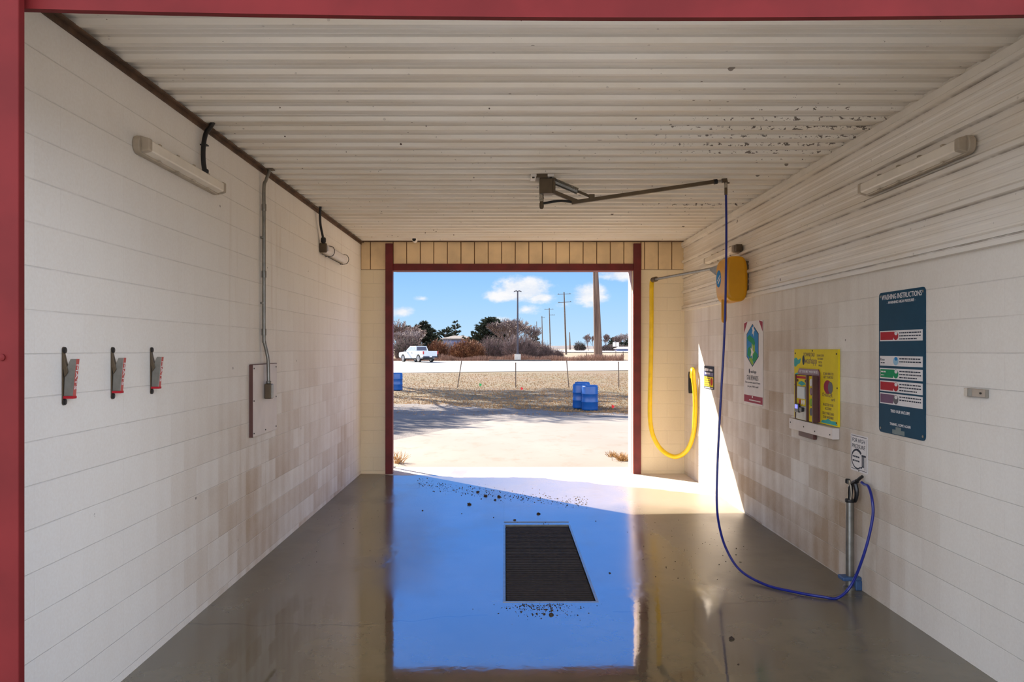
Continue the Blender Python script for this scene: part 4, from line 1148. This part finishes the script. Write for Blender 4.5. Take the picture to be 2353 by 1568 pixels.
# ================================================================ pickup truck on the road
tk = thing('pickup_truck', 'white crew cab pickup truck driving off on the far side of the road', 'truck', (P(960, 830, 91).x, 91, gz(91)), math.atan2(.80, -.60))
RW = .42
def arch(cx, r, n=10):      # from rear to front over the wheel
    return [(cx - r * math.cos(PI * i / n), RW + r * math.sin(PI * i / n)) for i in range(n + 1)]
low = [(-2.88, .62), (-2.30, .52)] + arch(-1.78, .50) + [(-1.2, .46), (1.38, .44)] + arch(1.93, .50) + [(2.5, .48), (2.88, .56), (2.95, .75), (2.93, 1.02), (2.8, 1.16), (1.28, 1.27), (-.98, 1.29), (-.98, .98), (-2.88, .98)]
MB().prism(low, -.98, .98, 'y').build('body', M['truck'], tk, bevel=.03)
for s in (-1, 1):
    side = [(-2.9, .95), (-.98, .95), (-.98, 1.31), (-2.86, 1.33)]
    MB().prism(side, s * .99 - .05 * (s > 0) - .0 * (s < 0), s * .99 + .05 * (s < 0), 'y').build('bed_side', M['truck'], tk, bevel=.015)
MB().box(-2.95, -2.87, -.94, .94, .70, 1.33).build('tailgate', M['truck'], tk, bevel=.02)
def frus(x0b, x1b, x0t, x1t, zb, zt, yb, yt, mb=None):
    mb = mb or MB()
    return mb.add([(x0b, -yb, zb), (x1b, -yb, zb), (x1b, yb, zb), (x0b, yb, zb), (x0t, -yt, zt), (x1t, -yt, zt), (x1t, yt, zt), (x0t, yt, zt)], [(0, 3, 2, 1), (4, 5, 6, 7), (0, 1, 5, 4), (1, 2, 6, 5), (2, 3, 7, 6), (3, 0, 4, 7)])
frus(-1.0, 1.45, -.82, .55, 1.25, 1.93, .95, .76).build('cab', M['truck'], tk, bevel=.05)
g = MB()
g.add([(-1.0, -.70, 1.40), (-1.0, .70, 1.40), (-.875, .62, 1.84), (-.875, -.62, 1.84), (-.96, -.70, 1.40), (-.96, .70, 1.40), (-.835, .62, 1.84), (-.835, -.62, 1.84)], [(0, 3, 2, 1), (4, 5, 6, 7), (0, 1, 5, 4), (1, 2, 6, 5), (2, 3, 7, 6), (3, 0, 4, 7)])
g.build('rear_window', M['glass_dark'], tk)
for s in (-1, 1):
    for a0, a1, t0, t1 in ((-.80, .08, -.70, .06), (.16, 1.12, .14, .50)):
        yb, yt = s * .915, s * .80
        MB().add([(a0, yb, 1.36), (a1, yb, 1.36), (t1, yt, 1.82), (t0, yt, 1.82), (a0, yb + s * .012, 1.36), (a1, yb + s * .012, 1.36), (t1, yt + s * .012, 1.82), (t0, yt + s * .012, 1.82)],
                 [(0, 3, 2, 1), (4, 5, 6, 7), (0, 1, 5, 4), (1, 2, 6, 5), (2, 3, 7, 6), (3, 0, 4, 7)]).build('side_window', M['glass_side'], tk)
    MB().box(-2.96, -2.86, s * .98 - .12, s * .98 + .025, .95, 1.30).build('tail_light', M['tail_red'], tk, bevel=.015)
    MB().box(1.0, 1.16, s * 1.12 - .11, s * 1.12 + .11, 1.26, 1.44).build('door_mirror', M['black_gloss'], tk, bevel=.03)
    MB().box(-1.1, 1.3, s * .97 - .06, s * .97 + .06, .36, .42).build('side_step', M['black'], tk)
    for xx in (-.35, .55):
        MB().box(xx, xx + .18, s * .985 - .012, s * .985 + .012, 1.08, 1.12).build('door_handle', M['black_gloss'], tk)
    for xx in (-1.78, 1.93):
        w = MB().lathe([(.30, -.12), (.40, -.13), (RW, -.09), (RW, .09), (.40, .13), (.30, .12)], 24, (xx, s * .86, RW), 'y').build('wheel', M['tyre'], tk, smooth=True)
        MB().lathe([(.28, -.10), (.29, -.125), (.05, -.135), (.05, .135), (.29, .125), (.28, .10)], 20, (xx, s * .86, RW), 'y').build('rim', M['rim'], w)
        for k in range(5):
            a = 2 * PI * k / 5 + .3
            c_ = (xx + .17 * math.cos(a), s * .995, RW + .17 * math.sin(a))
            MB().lathe([(.055, -.006), (.055, .006)], 8, c_, 'y').build('rim_opening', M['black'], w)
MB().box(-3.02, -2.86, -.97, .97, .56, .70).build('rear_bumper', M['glass_dark'], tk, bevel=.03)
MB().box(-3.03, -3.02, -.16, .16, .60, .70).build('number_plate', M['sign_white'], tk)
MB().box(-2.5, 2.4, -.6, .6, .30, .50).build('underbody', M['black'], tk)

# ================================================================ poles
v = P(1189.5, 829, 96.4); Y = 96.4
lp = thing('light_pole', 'tall thin dark parking light pole on a square concrete base', 'light pole', (v.x, Y, gz(Y)))
zt = P(0, 669, Y).z - gz(Y)
MB().box(-.40, .40, -.40, .40, -.1, .86).build('concrete_base', M['concrete_post'], lp, bevel=.03)
MB().box(-.22, .22, -.22, .22, .86, 1.0).build('base_cover', M['pole_metal'], lp, bevel=.03)
MB().tube([(0, 0, .98), (0, 0, zt)], [.13, .085], 8).build('pole', M['pole_metal'], lp)
MB().bar((-.42, 0, zt - .02), (.42, 0, zt - .02), .10, .07).build('cross_bar', M['pole_metal'], lp)
for s in (-1, 1):
    MB().bar((s * .12, 0, zt + .06), (s * .5, 0, zt - .1), .26, .08).build('lamp_head', M['pole_metal'], lp, bevel=.02)


def util_pole(label, base, top, Y, rb, rt, arms=(), armr=.05, group='utility poles along the distant road'):
    a, b = P(base[0], base[1], Y), P(top[0], top[1], Y); a.z = gz(Y) - .2
    t = thing('utility_pole', label, 'utility pole', a, group=group)
    d = b - a
    MB().tube([(0, 0, 0), d * .5, d], [rb, (rb + rt) / 2, rt], 14).build('pole', M['pole_wood'] if rb > .3 else M['stake'], t, smooth=True)
    for (x0, y0), (x1, y1) in arms:
        p0, p1 = P(x0, y0, Y) - a, P(x1, y1, Y) - a
        p0.y -= rt; p1.y -= rt
        MB().bar(p0, p1, armr * 2, armr * 2).build('crossarm', M['stake'], t)
        for q in (.08, .5, .92):
            c = p0 + (p1 - p0) * q
            MB().lathe([(armr, armr), (armr * 1.3, armr * 2), (armr * .8, armr * 4)], 8, c).build('insulator', M['glass_dark'], t, smooth=True)
    return t


util_pole('very thick brown wooden pole running out of the top of the opening', (1375, 823), (1366.5, 560), 103, .60, .29, group=None)
util_pole('leaning wooden utility pole with two crossarms, the nearest of the line', (1301, 820), (1296, 671.5), 150, .20, .11, (((1281, 677), (1312, 675.5)), ((1282, 696), (1313, 694))), .045)
util_pole('wooden utility pole with two faint crossarms, next behind the nearest', (1265, 806), (1262, 708), 225, .20, .12, (((1251, 711.5), (1272, 711)), ((1262, 724.5), (1275, 724.5))), .05)
util_pole('thin distant utility pole third in the line', (1247, 800), (1245.2, 726.5), 300, .22, .14, (((1244, 730), (1252, 730)),), .05)
util_pole('thinnest and most distant utility pole of the line, by the bare trees', (1234, 800), (1233, 739), 370, .20, .13, ())
util_pole('short distant pole standing right of the leaning utility pole', (1310, 803), (1309, 764), 330, .38, .16, ())
util_pole('thin bare pole rising from the dark cedars in the middle', (1114, 800), (1113.6, 737), 141, .09, .07, (((1110, 744), (1118, 743)),), .03)
Y = 131
v = P(1415, 0, Y)
sgn = thing('road_sign', 'back of a small pale road sign on a post at the far right', 'road sign', (v.x, Y, gz(Y)))
h = P(0, 797, Y).z - gz(Y)
MB().tube([(0, 0, 0), (0, 0, h + .8)], .05, 8).build('post', M['stake'], sgn)
for s in (-1, 1):
    MB().box(s * .29 - .25, s * .29 + .25, -.05, -.03, h, h + .78).build('sign_face', M['sign_white'], sgn)

# ================================================================ far buildings and car
Y = 150; v = P(1050, 0, Y); gb = gz(Y)
hsb = thing('house', 'low house with grey hipped roof behind the rusty bushes', 'house', (v.x, Y, gb))
ze, zr = P(0, 778.5, Y).z - gb, P(0, 771, Y).z - gb
MB().box(-2.8, 2.9, 0, 7, 0, ze).build('wall', M['wall_far'], hsb)
e = .5
MB().add([(-3.4, -e, ze), (3.6, -e, ze), (3.6, 7.5, ze), (-3.4, 7.5, ze), (-.9, 3.2, zr), (1.2, 3.2, zr)], [(0, 1, 5, 4), (1, 2, 5), (2, 3, 4, 5), (3, 0, 4), (0, 3, 2, 1)]).build('roof', M['roof_far'], hsb)
MB().box(-3.4, 3.6, -e - .02, -e + .02, ze - .18, ze + .02).build('fascia', M['roof_far'], hsb)
Y = 206; v = P(1436, 0, Y); gb = gz(Y)
h2 = thing('house', 'distant low pale roofed house at the right edge of the opening', 'house', (v.x, Y, gb - .2))
MB().box(-2.2, 2.2, 0, 4, 0, .95).build('wall', M['wall_far'], h2)
MB().add([(-2.6, -.4, .9), (2.6, -.4, .9), (2.6, 4.4, .9), (-2.6, 4.4, .9), (-1.4, 2, 1.5), (1.4, 2, 1.5)], [(0, 1, 5, 4), (1, 2, 5), (2, 3, 4, 5), (3, 0, 4), (0, 3, 2, 1)]).build('roof', M['grey_board'], h2)
Y = 250; v = P(1395, 0, Y)
car = thing('car', 'tiny dark car with pale front on the distant road', 'car', (v.x, Y, gz(Y) + .12), 1.25)
MB().prism([(-2.1, .3), (2.1, .3), (2.15, .8), (1.2, .95), (.6, 1.5), (-1.2, 1.5), (-1.9, .95), (-2.1, .9)], -.85, .85, 'y').build('body', M['glass_dark'], car, bevel=.05)
MB().box(-2.16, -2.05, -.75, .75, .4, .9).build('front', M['truck'], car)
for xx in (-1.3, 1.3):
    for s in (-1, 1):
        MB().lathe([(.3, -.1), (.3, .1)], 14, (xx, s * .75, .3), 'y').build('wheel', M['tyre'], car)

# ================================================================ trees and bushes
class TW:
    """fast twig collector: three-sided tapered sticks"""
    def __init__(self):
        self.v = []; self.f = []

    def stick(self, p, q, r0, r1):
        d = q - p
        s = d.orthogonal().normalized(); u = d.cross(s).normalized(); b = len(self.v)
        for c, r in ((p, r0), (q, r1)):
            for k in range(3):
                a = 2.094 * k
                w = c + s * (r * math.cos(a)) + u * (r * math.sin(a)); self.v.append((w.x, w.y, w.z))
        self.f += [(b, b + 1, b + 4, b + 3), (b + 1, b + 2, b + 5, b + 4), (b + 2, b, b + 3, b + 5)]

    def leaf(self, c, d, w, rnd):
        s = d.orthogonal().normalized() ; u = d.cross(s).normalized(); a = rnd.uniform(0, 6.28)
        s2 = s * math.cos(a) + u * math.sin(a)
        b = len(self.v)
        for p in (c - s2 * w, c + s2 * w, c + d * .7 + s2 * w * .7, c + d, c + d * .7 - s2 * w * .7):
            self.v.append((p.x, p.y, p.z))
        self.f.append((b, b + 1, b + 2, b + 3, b + 4))

    def build(self, name, mat, parent):
        mb = MB(); mb.v = self.v; mb.f = self.f; mb.m = [0] * len(self.f)
        return mb.build(name, mat, parent)


def rdir(rnd, d, spread, up):
    v = Vector((rnd.gauss(0, 1), rnd.gauss(0, 1), rnd.gauss(0, 1))).normalized()
    w = (d.normalized() + v * spread + Vector((0, 0, up)))
    return w.normalized()


def grow(tw, rnd, p, d, L, r, lev, spread, up, rmin, kids):
    segs = 2
    q = p
    for i in range(segs):
        d = rdir(rnd, d, .18, up * .3)
        n = q + d * (L / segs)
        tw.stick(q, n, max(rmin, r * (1 - .3 * i / segs)), max(rmin, r * (1 - .3 * (i + 1) / segs)))
        q = n
    if lev <= 0:
        return
    for k in range(kids):
        grow(tw, rnd, q if k < 2 else p + (q - p) * rnd.uniform(.4, 1), rdir(rnd, d, spread, up), L * rnd.uniform(.62, .85), r * .62, lev - 1, spread, up, rmin, kids)


def bare_tree(name, label, px, py_top, Y, seed, width=None, lev=6, kids=3, mat='twig', stems=1, spread=.5, up=.2, rmin=.018, r0=.14, cat='tree', trunk=.22, lean=0, base=None, group=None):
    rnd = random.Random(seed)
    g0 = base if base is not None else gz(Y)
    v = P(px, 0, Y); H = P(0, py_top, Y).z - g0
    t = thing(name, label, cat, (v.x, Y, g0), group=group)
    tw, tk_ = TW(), TW()
    L = H * (1 - trunk) / (sum(.74 ** i for i in range(lev + 1)) * .86)
    for s in range(stems):
        b = Vector((rnd.uniform(-1, 1) * (width or 0) * .5, rnd.uniform(-1, 1) * (width or 0) * .3, -.1)) if stems > 1 else Vector((0, 0, -.1))
        d = rdir(rnd, Vector((lean, 0, 1)), .12 if stems == 1 else .3, .1)
        top = b + d * (H * trunk)
        tk_.stick(b, b + (top - b) * .5, r0, r0 * .9); tk_.stick(b + (top - b) * .5, top, r0 * .9, r0 * .8)
        for k in range(kids if stems == 1 else 2):
            grow(tw, rnd, top, rdir(rnd, d, spread * .9, up), L, r0 * .6, lev, spread, up, rmin, kids)
    # fit crown to the wanted height and width
    zs = sorted(q[2] for q in tw.v); zt = zs[int(len(zs) * .999)]
    k = H / zt
    kx = 1
    if width:
        xs_ = sorted(q[0] for q in tw.v); w0 = xs_[int(len(xs_) * .985)] - xs_[int(len(xs_) * .015)]
        kx = width / w0
    f = lambda q: (q[0] * kx, q[1] * kx, q[2] * k)
    tw.v = [f(q) for q in tw.v]; tk_.v = [f(q) for q in tk_.v]
    tk_.build('trunk', M['bark'], t); tw.build('branches', M[mat], t)
    return t


def bush(name, label, px0, px1, py_top, Y, seed, mat='twig', n=900, leafy=None, cat='bush', rmin=.016, base=None, shape=1.0):
    """a dome of fine stems, thickest near the ground"""
    rnd = random.Random(seed); g0 = base if base is not None else gz(Y)
    v = P((px0 + px1) / 2, 0, Y); W = (px1 - px0) * Y / F; H = P(0, py_top, Y).z - g0
    t = thing(name, label, cat, (v.x, Y, g0))
    tw, lf_ = TW(), TW()
    for i in range(n):
        a = rnd.uniform(0, 2 * PI); rr = math.sqrt(rnd.random())
        b = Vector((math.cos(a) * rr * W * .36, math.sin(a) * rr * W * .22, -.05))
        hmax = H * (1 - .62 * rr ** 2.2 * shape) * rnd.uniform(.62, 1.02)
        q = b; d = rdir(rnd, Vector((math.cos(a) * rr * .42 * W / H, math.sin(a) * rr * .25, 1)), .18, .2)
        k = 4; 
        for s in range(k):
            d = rdir(rnd, d, .22, .0)
            nx = q + d * (hmax / k)
            tw.stick(q, nx, rmin * (1.6 - .3 * s), rmin * (1.3 - .25 * s))
            if s > 0:
                for _ in range(3):
                    e = rdir(rnd, d, .8, .1); m = q + (nx - q) * rnd.random()
                    tw.stick(m, m + e * rnd.uniform(.25, .6), rmin * .9, rmin * .5)
                    if leafy and rnd.random() < leafy:
                        [lf_.leaf(m + e * rnd.uniform(.05, .4), rdir(rnd, e, .5, .1) * rnd.uniform(.14, .30), rnd.uniform(.03, .055), rnd) for _q in range(2)]
            q = nx
    tw.build('stems', M[mat], t)
    if lf_.v:
        lf_.build('foliage', M['cedar_brown' if mat == 'twig_rust' else 'cedar'], t)
    return t


def cedar(label, px, py_top, Y, seed, width, n=150, lean=.0, open_=.0, mat='cedar', base_frac=.08, py_base=None, cone=1.0, name='cedar_tree'):
    rnd = random.Random(seed); g0 = gz(Y)
    v = P(px, 0, Y); H = P(0, py_top, Y).z - g0
    t = thing(name, label, 'tree', (v.x, Y, g0))
    tk_, br, fo = TW(), TW(), TW()
    top = Vector((lean * H, 0, H))
    k = 6
    for i in range(k):
        a, b = top * (i / k), top * ((i + 1) / k)
        tk_.stick(a - Vector((0, 0, .1)), b, .17 * (1 - i / k) + .02, .17 * (1 - (i + 1) / k) + .02)
    for i in range(n):
        f = base_frac + (1 - base_frac) * (i + rnd.random()) / n
        if open_ and (math.sin(f * 31 + seed) > 1 - 2 * open_):
            continue
        L = width * .5 * ((1 - f) ** (.75 * cone) + .06) * rnd.uniform(.65, 1.15)
        a = rnd.uniform(0, 2 * PI)
        d = Vector((math.cos(a), math.sin(a), rnd.uniform(.15, .55))).normalized(); d.x += lean * .8; d.normalize()
        p = top * f; q = p + d * L
        br.stick(p, q, .035, .015)
        m = max(4, int(L * 9))
        for j in range(m):
            c = p + d * L * (.25 + .75 * (j + rnd.random()) / m)
            for _ in range(4):
                e = rdir(rnd, d, .75, .25)
                fo.leaf(c, e * rnd.uniform(.22, .5), rnd.uniform(.05, .10), rnd)
    tk_.build('trunk', M['bark'], t); br.build('branches', M['bark'], t); fo.build('foliage', M[mat], t)
    return t


# left of the house
bare_tree('bare_tree', 'bare many-branched tree behind the white pickup, cut by the left jamb', 916, 737, 116, 21, width=6.0, lev=6, kids=3, r0=.14, mat='twig', trunk=.15)
bare_tree('bare_tree', 'pale bare tree behind the cab of the white pickup', 946, 760, 108, 4, width=4.6, lev=6, kids=3, mat='twig_grey', stems=2, trunk=.12)
cedar('dark cedar with ragged top above the pickup truck bed', 968, 742, 125, 31, 7.2, n=210, lean=.10)
cedar('dark cedar leaning at the left jamb behind the bare tree', 934, 752, 132, 33, 6.0, n=160, lean=.06)
bush('bare_bush', 'dark tangled bush directly behind the pickup cab', 905, 972, 772, 101.5, 35, n=520, mat='twig', leafy=.25)
cedar('wind-leaned cedar left of the house roof', 1012, 754, 166, 41, 8.0, n=150, lean=.28, open_=.2)
cedar('small slender cedar standing above the house roof', 1044, 739, 178, 43, 4.6, n=110, lean=.05, open_=.25, cone=.7)
bush('rust_bush', 'russet bush right of the pickup tailgate', 985, 1028, 779, 103, 45, mat='twig_rust', n=380, leafy=.35)
bush('bare_bush', 'grey bare bush between two russet bushes, in front of the house', 1008, 1046, 780, 106.5, 47, mat='twig_grey', n=330)
bush('rust_bush', 'largest russet bush, in front of the house roof edge', 1034, 1112, 777, 101, 49, mat='twig_rust', n=700, leafy=.6)
# middle
cedar('dark broad cedar in the middle, left of the light pole', 1128, 733, 127, 51, 9.6, n=260, lean=.03, cone=.9)
cedar('dark low cedar between the middle bare trees', 1160, 752, 132, 53, 7.5, n=170, lean=-.02)
bush('bare_bush', 'purple grey bare bush below the dark broad cedar', 1100, 1168, 768, 107, 55, n=620, mat='twig', leafy=.05)
bare_tree('bare_tree', 'spiky bare tree just left of the light pole', 1163, 737, 112, 57, width=5.5, lev=5, kids=3, mat='bark', trunk=.3, spread=.36, up=.28)
bare_tree('bare_tree', 'tall pale bare tree right behind the light pole', 1203, 733, 121, 59, width=5.2, lev=6, kids=3, mat='twig_grey', stems=3, trunk=.16)
bare_tree('bare_tree', 'pale bare tree right of the light pole', 1219, 745, 128, 61, width=3.6, lev=6, kids=3, mat='twig_grey', trunk=.2)
bush('bare_bush', 'large pinkish bare bush around the light pole base', 1158, 1236, 764, 102, 63, n=900, mat='twig', leafy=.02)
bush('bare_bush', 'low pinkish bush sloping down right of the light pole', 1206, 1276, 781, 107, 65, n=560, mat='twig', shape=1.3)
bush('bare_bush', 'lowest bush at the foot of the leaning utility pole', 1252, 1296, 800, 111, 67, n=260, mat='twig', shape=1.2)
cedar('small dark cedar behind the bare bush right of the light pole', 1229, 765, 137, 69, 3.0, n=70)
# far right
bush('round_tree', 'small round dark tree alone on the horizon left of the thick pole', 1320, 1346, 783, 222, 71, n=160, mat='twig', leafy=1.0, rmin=.03)
bare_tree('bare_tree', 'brownish far tree just left of the thick wooden pole', 1360, 768, 216, 73, width=4.6, lev=5, kids=3, mat='twig', rmin=.035, stems=2, trunk=.1)
bare_tree('bare_tree', 'purple bare far tree just right of the thick wooden pole', 1391, 768, 226, 75, width=5.6, lev=6, kids=3, mat='twig', rmin=.03, stems=2, trunk=.1)
cedar('dark far cedar left of the road sign', 1408, 777, 236, 77, 4.2, n=90)
cedar('dark far cedar right of the road sign', 1423, 779, 243, 79, 4.4, n=90)
cedar('dark far cedar at the right edge of the opening', 1446, 777, 250, 81, 5.0, n=90)
bare_tree('bare_tree', 'thin bare far tree at the right edge of the opening', 1436, 766, 260, 83, width=4.2, lev=5, kids=3, mat='twig_grey', rmin=.03, trunk=.2)
bush('bare_bush', 'dark bush row below the far cedars on the right', 1376, 1450, 790, 217, 85, n=420, mat='twig', leafy=.6, rmin=.035, shape=.4)

# dry grass and brush along the far edge of the road
rnd = random.Random(91); tw = TW()
for i in range(11000):
    px = rnd.uniform(900, 1432) if i % 5 else rnd.uniform(1430, 1462); Y = 97.1 + rnd.random() ** 2 * 10
    if px > 1432:
        continue
    v = P(px, 0, Y); h = rnd.uniform(.2, .8) * (.55 + .75 * (0.5 + .5 * math.sin(v.x * .9) * math.sin(v.x * .37 + 1)))
    if px < 1010:
        h *= .5
    b = Vector((v.x, Y, gz(Y) - .03)); d = rdir(rnd, Vector((0, 0, 1)), .28, 0)
    tw.stick(b, b + d * h, .022, .008)
o = tw.build('dry_grass', M['dry'], None); tag(o, 'tall dry grass along the far edge of the road', 'grass', kind='stuff')
for lab, px, py0, py1, Y in (('dark broken fence post at the right end of the tall grass', 1432, 808, 827, 99), ('thin fence post in the tall grass left of the leaning utility pole', 1294, 806, 828, 99), ('thin fence post in the tall grass left of the thick pole', 1347, 808, 828, 99)):
    v = P(px, py1, Y); b = Vector((v.x, Y, gz(Y) - .1))
    t = thing('fence_post', lab, 'fence post', b, group='fence posts in the tall grass')
    h = P(0, py0, Y).z - b.z
    MB().tube([(0, 0, 0), (rnd.uniform(-.05, .05), 0, h)], [.07 if px > 1400 else .04, .05 if px > 1400 else .03], 7).build('post', M['stake'], t)

DRUMS = [q for q in COL.objects if q.get('category') == 'drum']
# short tufts on the lawn, ragged edge towards the gravel
rnd = random.Random(95); tw = TW()
for i in range(14000):
    Y = 24 + 34 * rnd.random() ** 1.7; X = rnd.uniform(-.155, .18) * Y
    if Y < 27.2 - .62 * X - .2 and rnd.random() < .93:
        continue
    if any((X - q.location.x) ** 2 + (Y - q.location.y) ** 2 < .2 for q in DRUMS):
        continue
    b = Vector((X, Y, gz(Y) - .035))
    for k in range(3):
        d = rdir(rnd, Vector((0, 0, 1)), .9, 0)
        tw.stick(b, b + d * rnd.uniform(.03, .075), .008, .004)
o = tw.build('lawn_tufts', M['tuft'], None); tag(o, 'short dry grass tufts scattered over the lawn', 'grass', kind='stuff')


def weed(label, px, py, Y, seed, n, h, flat=.6):
    rnd = random.Random(seed); v = P(px, py, Y); g0 = gz(Y)
    t = thing('weed_tuft', label, 'weed', (v.x, Y, g0))
    tw = TW()
    for i in range(n):
        b = Vector((rnd.gauss(0, .05), rnd.gauss(0, .05), 0)); d = rdir(rnd, Vector((0, 0, 1 - flat)), .9, .1); d.z = abs(d.z) * .8 + .05
        m = b + d * h * .5; e = rdir(rnd, d, .5, -.1); e.z = max(-.2, e.z)
        q = m + e * h * .5; q.z = max(q.z, .005)
        tw.stick(b, m, .004, .0035); tw.stick(m, q, .0035, .0015)
    tw.build('stalks', M['weed'], t)


weed('dry straw weed growing against the left jamb outside', 912, 1070, 12.45, 1, 60, .22, .2)
weed('flat brown weed in the concrete joint near the right jamb', 1431, 1058, 12.75, 2, 110, .16, .92)
weed('small pale weed in the joint behind the flat brown one', 1409, 1047, 13.3, 3, 60, .12, .95)

# trees standing off to the left, outside the frame; only their shadows reach the picture
for lab, x, y, H, seed, w, lv in (('unseen bare tree left of the building whose shadow falls on the gravel', -12.2, 30.6, 10.5, 7, 6.0, 7), ('unseen tall bare tree further back whose shadow crosses the lawn edge', -9.2, 38.0, 13.0, 9, 7.0, 7),
                                  ('unseen tall bare tree furthest back whose shadow reaches the middle of the lawn edge', -11.4, 46.5, 13.5, 13, 7.0, 7)):
    v = Vector((x, y, 0)); px = VX + F * x / y; pt = VY - (gz(y) + H - CZ) * F / y
    bare_tree('shade_tree', lab, px, pt, y, seed, width=w, lev=lv, kids=3, rmin=.017, r0=.2, trunk=.34, spread=.6)

# ================================================================ sun, sky, camera
sd = bpy.data.lights.new('sun', 'SUN'); sd.energy = SUN_E; sd.angle = math.radians(.55); sd.color = (1.0, .89, .75)
so = bpy.data.objects.new('sun', sd); COL.objects.link(so)
so.rotation_euler = Vector((1.0, -1.0, -.965)).to_track_quat('-Z', 'Y').to_euler()

w = bpy.data.worlds.new('sky'); SC.world = w; w.use_nodes = True
t = NT(w.node_tree); t.n.clear()
tc = t.node('ShaderNodeTexCoord'); sep = t.node('ShaderNodeSeparateXYZ'); t.k.new(tc.outputs['Generated'], sep.inputs[0])
dx, dy, dz = sep.outputs
el = t.math('MULTIPLY', t.math('ARCSINE', dz), 180 / PI / 90, clamp=True)        # 0 horizon .. 1 zenith
rp = t.node('ShaderNodeValToRGB'); t.k.new(el, rp.inputs[0])
stops = [(0, (.56, .79, 1.0)), (1.5 / 90, (.49, .74, 1.0)), (4 / 90, (.37, .66, 1.0)), (6.5 / 90, (.27, .56, 1.0)), (10 / 90, (.17, .60, 1.75)), (16 / 90, (.15, .66, 2.1)), (26 / 90, (.16, .64, 2.0)), (38 / 90, (.24, .36, .66)), (1, (.26, .34, .52))]
e = rp.color_ramp.elements
e[0].position, e[0].color = stops[0][0], stops[0][1] + (1,); e[1].position, e[1].color = stops[-1][0], stops[-1][1] + (1,)
for p, c in stops[1:-1]:
    q = e.new(p); q.color = c + (1,)
sky = rp.outputs[0]
# clouds ahead, in directions (dx/dy, dz/dy)
inv = t.math('DIVIDE', 1, t.math('MAXIMUM', dy, .05))
u = t.math('MULTIPLY', dx, inv); v_ = t.math('MULTIPLY', dz, inv)
cn = t.noise(t.vec(t.math('MULTIPLY', u, 30), t.math('MULTIPLY', v_, 46), 3), 1.0, 6, .62)
cn2 = t.noise(t.vec(t.math('MULTIPLY', u, 9), t.math('MULTIPLY', v_, 26), 8), 1.0, 5, .6)
mask = None
for px, py, rx, ry, amt in ((1203, 666, 76, 33, 1.15), (1165, 680, 62, 18, .95), (1240, 684, 42, 16, .9), (1358, 677, 54, 28, 1.0), (1428, 630, 62, 20, .85), (922, 716, 38, 16, .85), (972, 687, 18, 6, .4), (1210, 712, 34, 14, .42), (1150, 733, 46, 9, .35), (1300, 700, 30, 10, .2)):
    a = t.math('DIVIDE', t.math('SUBTRACT', u, (px - VX) / F), rx / F); b = t.math('DIVIDE', t.math('SUBTRACT', v_, (VY - py) / F), ry / F)
    r2 = t.math('SQRT', t.math('ADD', t.math('MULTIPLY', a, a), t.math('MULTIPLY', b, b)))
    k = t.math('MULTIPLY', t.math('SUBTRACT', 1.15, r2), amt)
    mask = k if mask is None else t.math('MAXIMUM', mask, k)
cl = t.step(t.math('ADD', mask, t.math('MULTIPLY', t.math('SUBTRACT', cn, .5), 1.5)), .12, .75)
cl = t.math('MULTIPLY', cl, t.math('GREATER_THAN', dy, .1))
sky = t.mix(t.math('MULTIPLY', cl, .93), sky, t.mix(t.step(cn, .35, .6), (.82, .86, .94, 1), (1.0, .98, .97, 1)))
# added bright band low in the sky behind the camera as bay fill
back = t.math('MULTIPLY', t.step(t.math('MULTIPLY', dy, -1), .0, .45), t.math('MULTIPLY', t.step(dz, -.02, .04), t.math('SUBTRACT', 1, t.step(dz, .42, .68))))
bcol = t.mix(t.step(cn2, .3, .7), SKY_FILL_A, SKY_FILL_B)
sky = t.mix(back, sky, bcol)
bg = t.node('ShaderNodeBackground'); t.k.new(sky, bg.inputs[0]); bg.inputs[1].default_value = .74
ow = t.node('ShaderNodeOutputWorld'); t.k.new(bg.outputs[0], ow.inputs[0])

cd_ = bpy.data.cameras.new('camera'); co = bpy.data.objects.new('camera', cd_); COL.objects.link(co)
cd_.sensor_width = 36; cd_.sensor_fit = 'HORIZONTAL'; cd_.lens = F / 2353 * 36
cd_.shift_x = (2353 / 2 - VX) / 2353; cd_.shift_y = (VY - 1568 / 2) / 2353
cd_.clip_start = .05; cd_.clip_end = 3000
co.location = (0, 0, CZ); co.rotation_euler = (PI / 2, 0, 0)
SC.camera = co
SC.view_settings.view_transform = 'Standard'; SC.view_settings.look = 'None'; SC.view_settings.gamma = 1; SC.view_settings.exposure = EXPO
try:
    SC.view_settings.use_curve_mapping = False
except Exception:
    pass
SC.cycles.max_bounces = 10; SC.cycles.diffuse_bounces = 6; SC.cycles.glossy_bounces = 4
SC.cycles.sample_clamp_indirect = 8; SC.cycles.caustics_reflective = False; SC.cycles.caustics_refractive = False
SC.cycles.use_denoising = True; SC.cycles.use_adaptive_sampling = True; SC.cycles.adaptive_threshold = .025
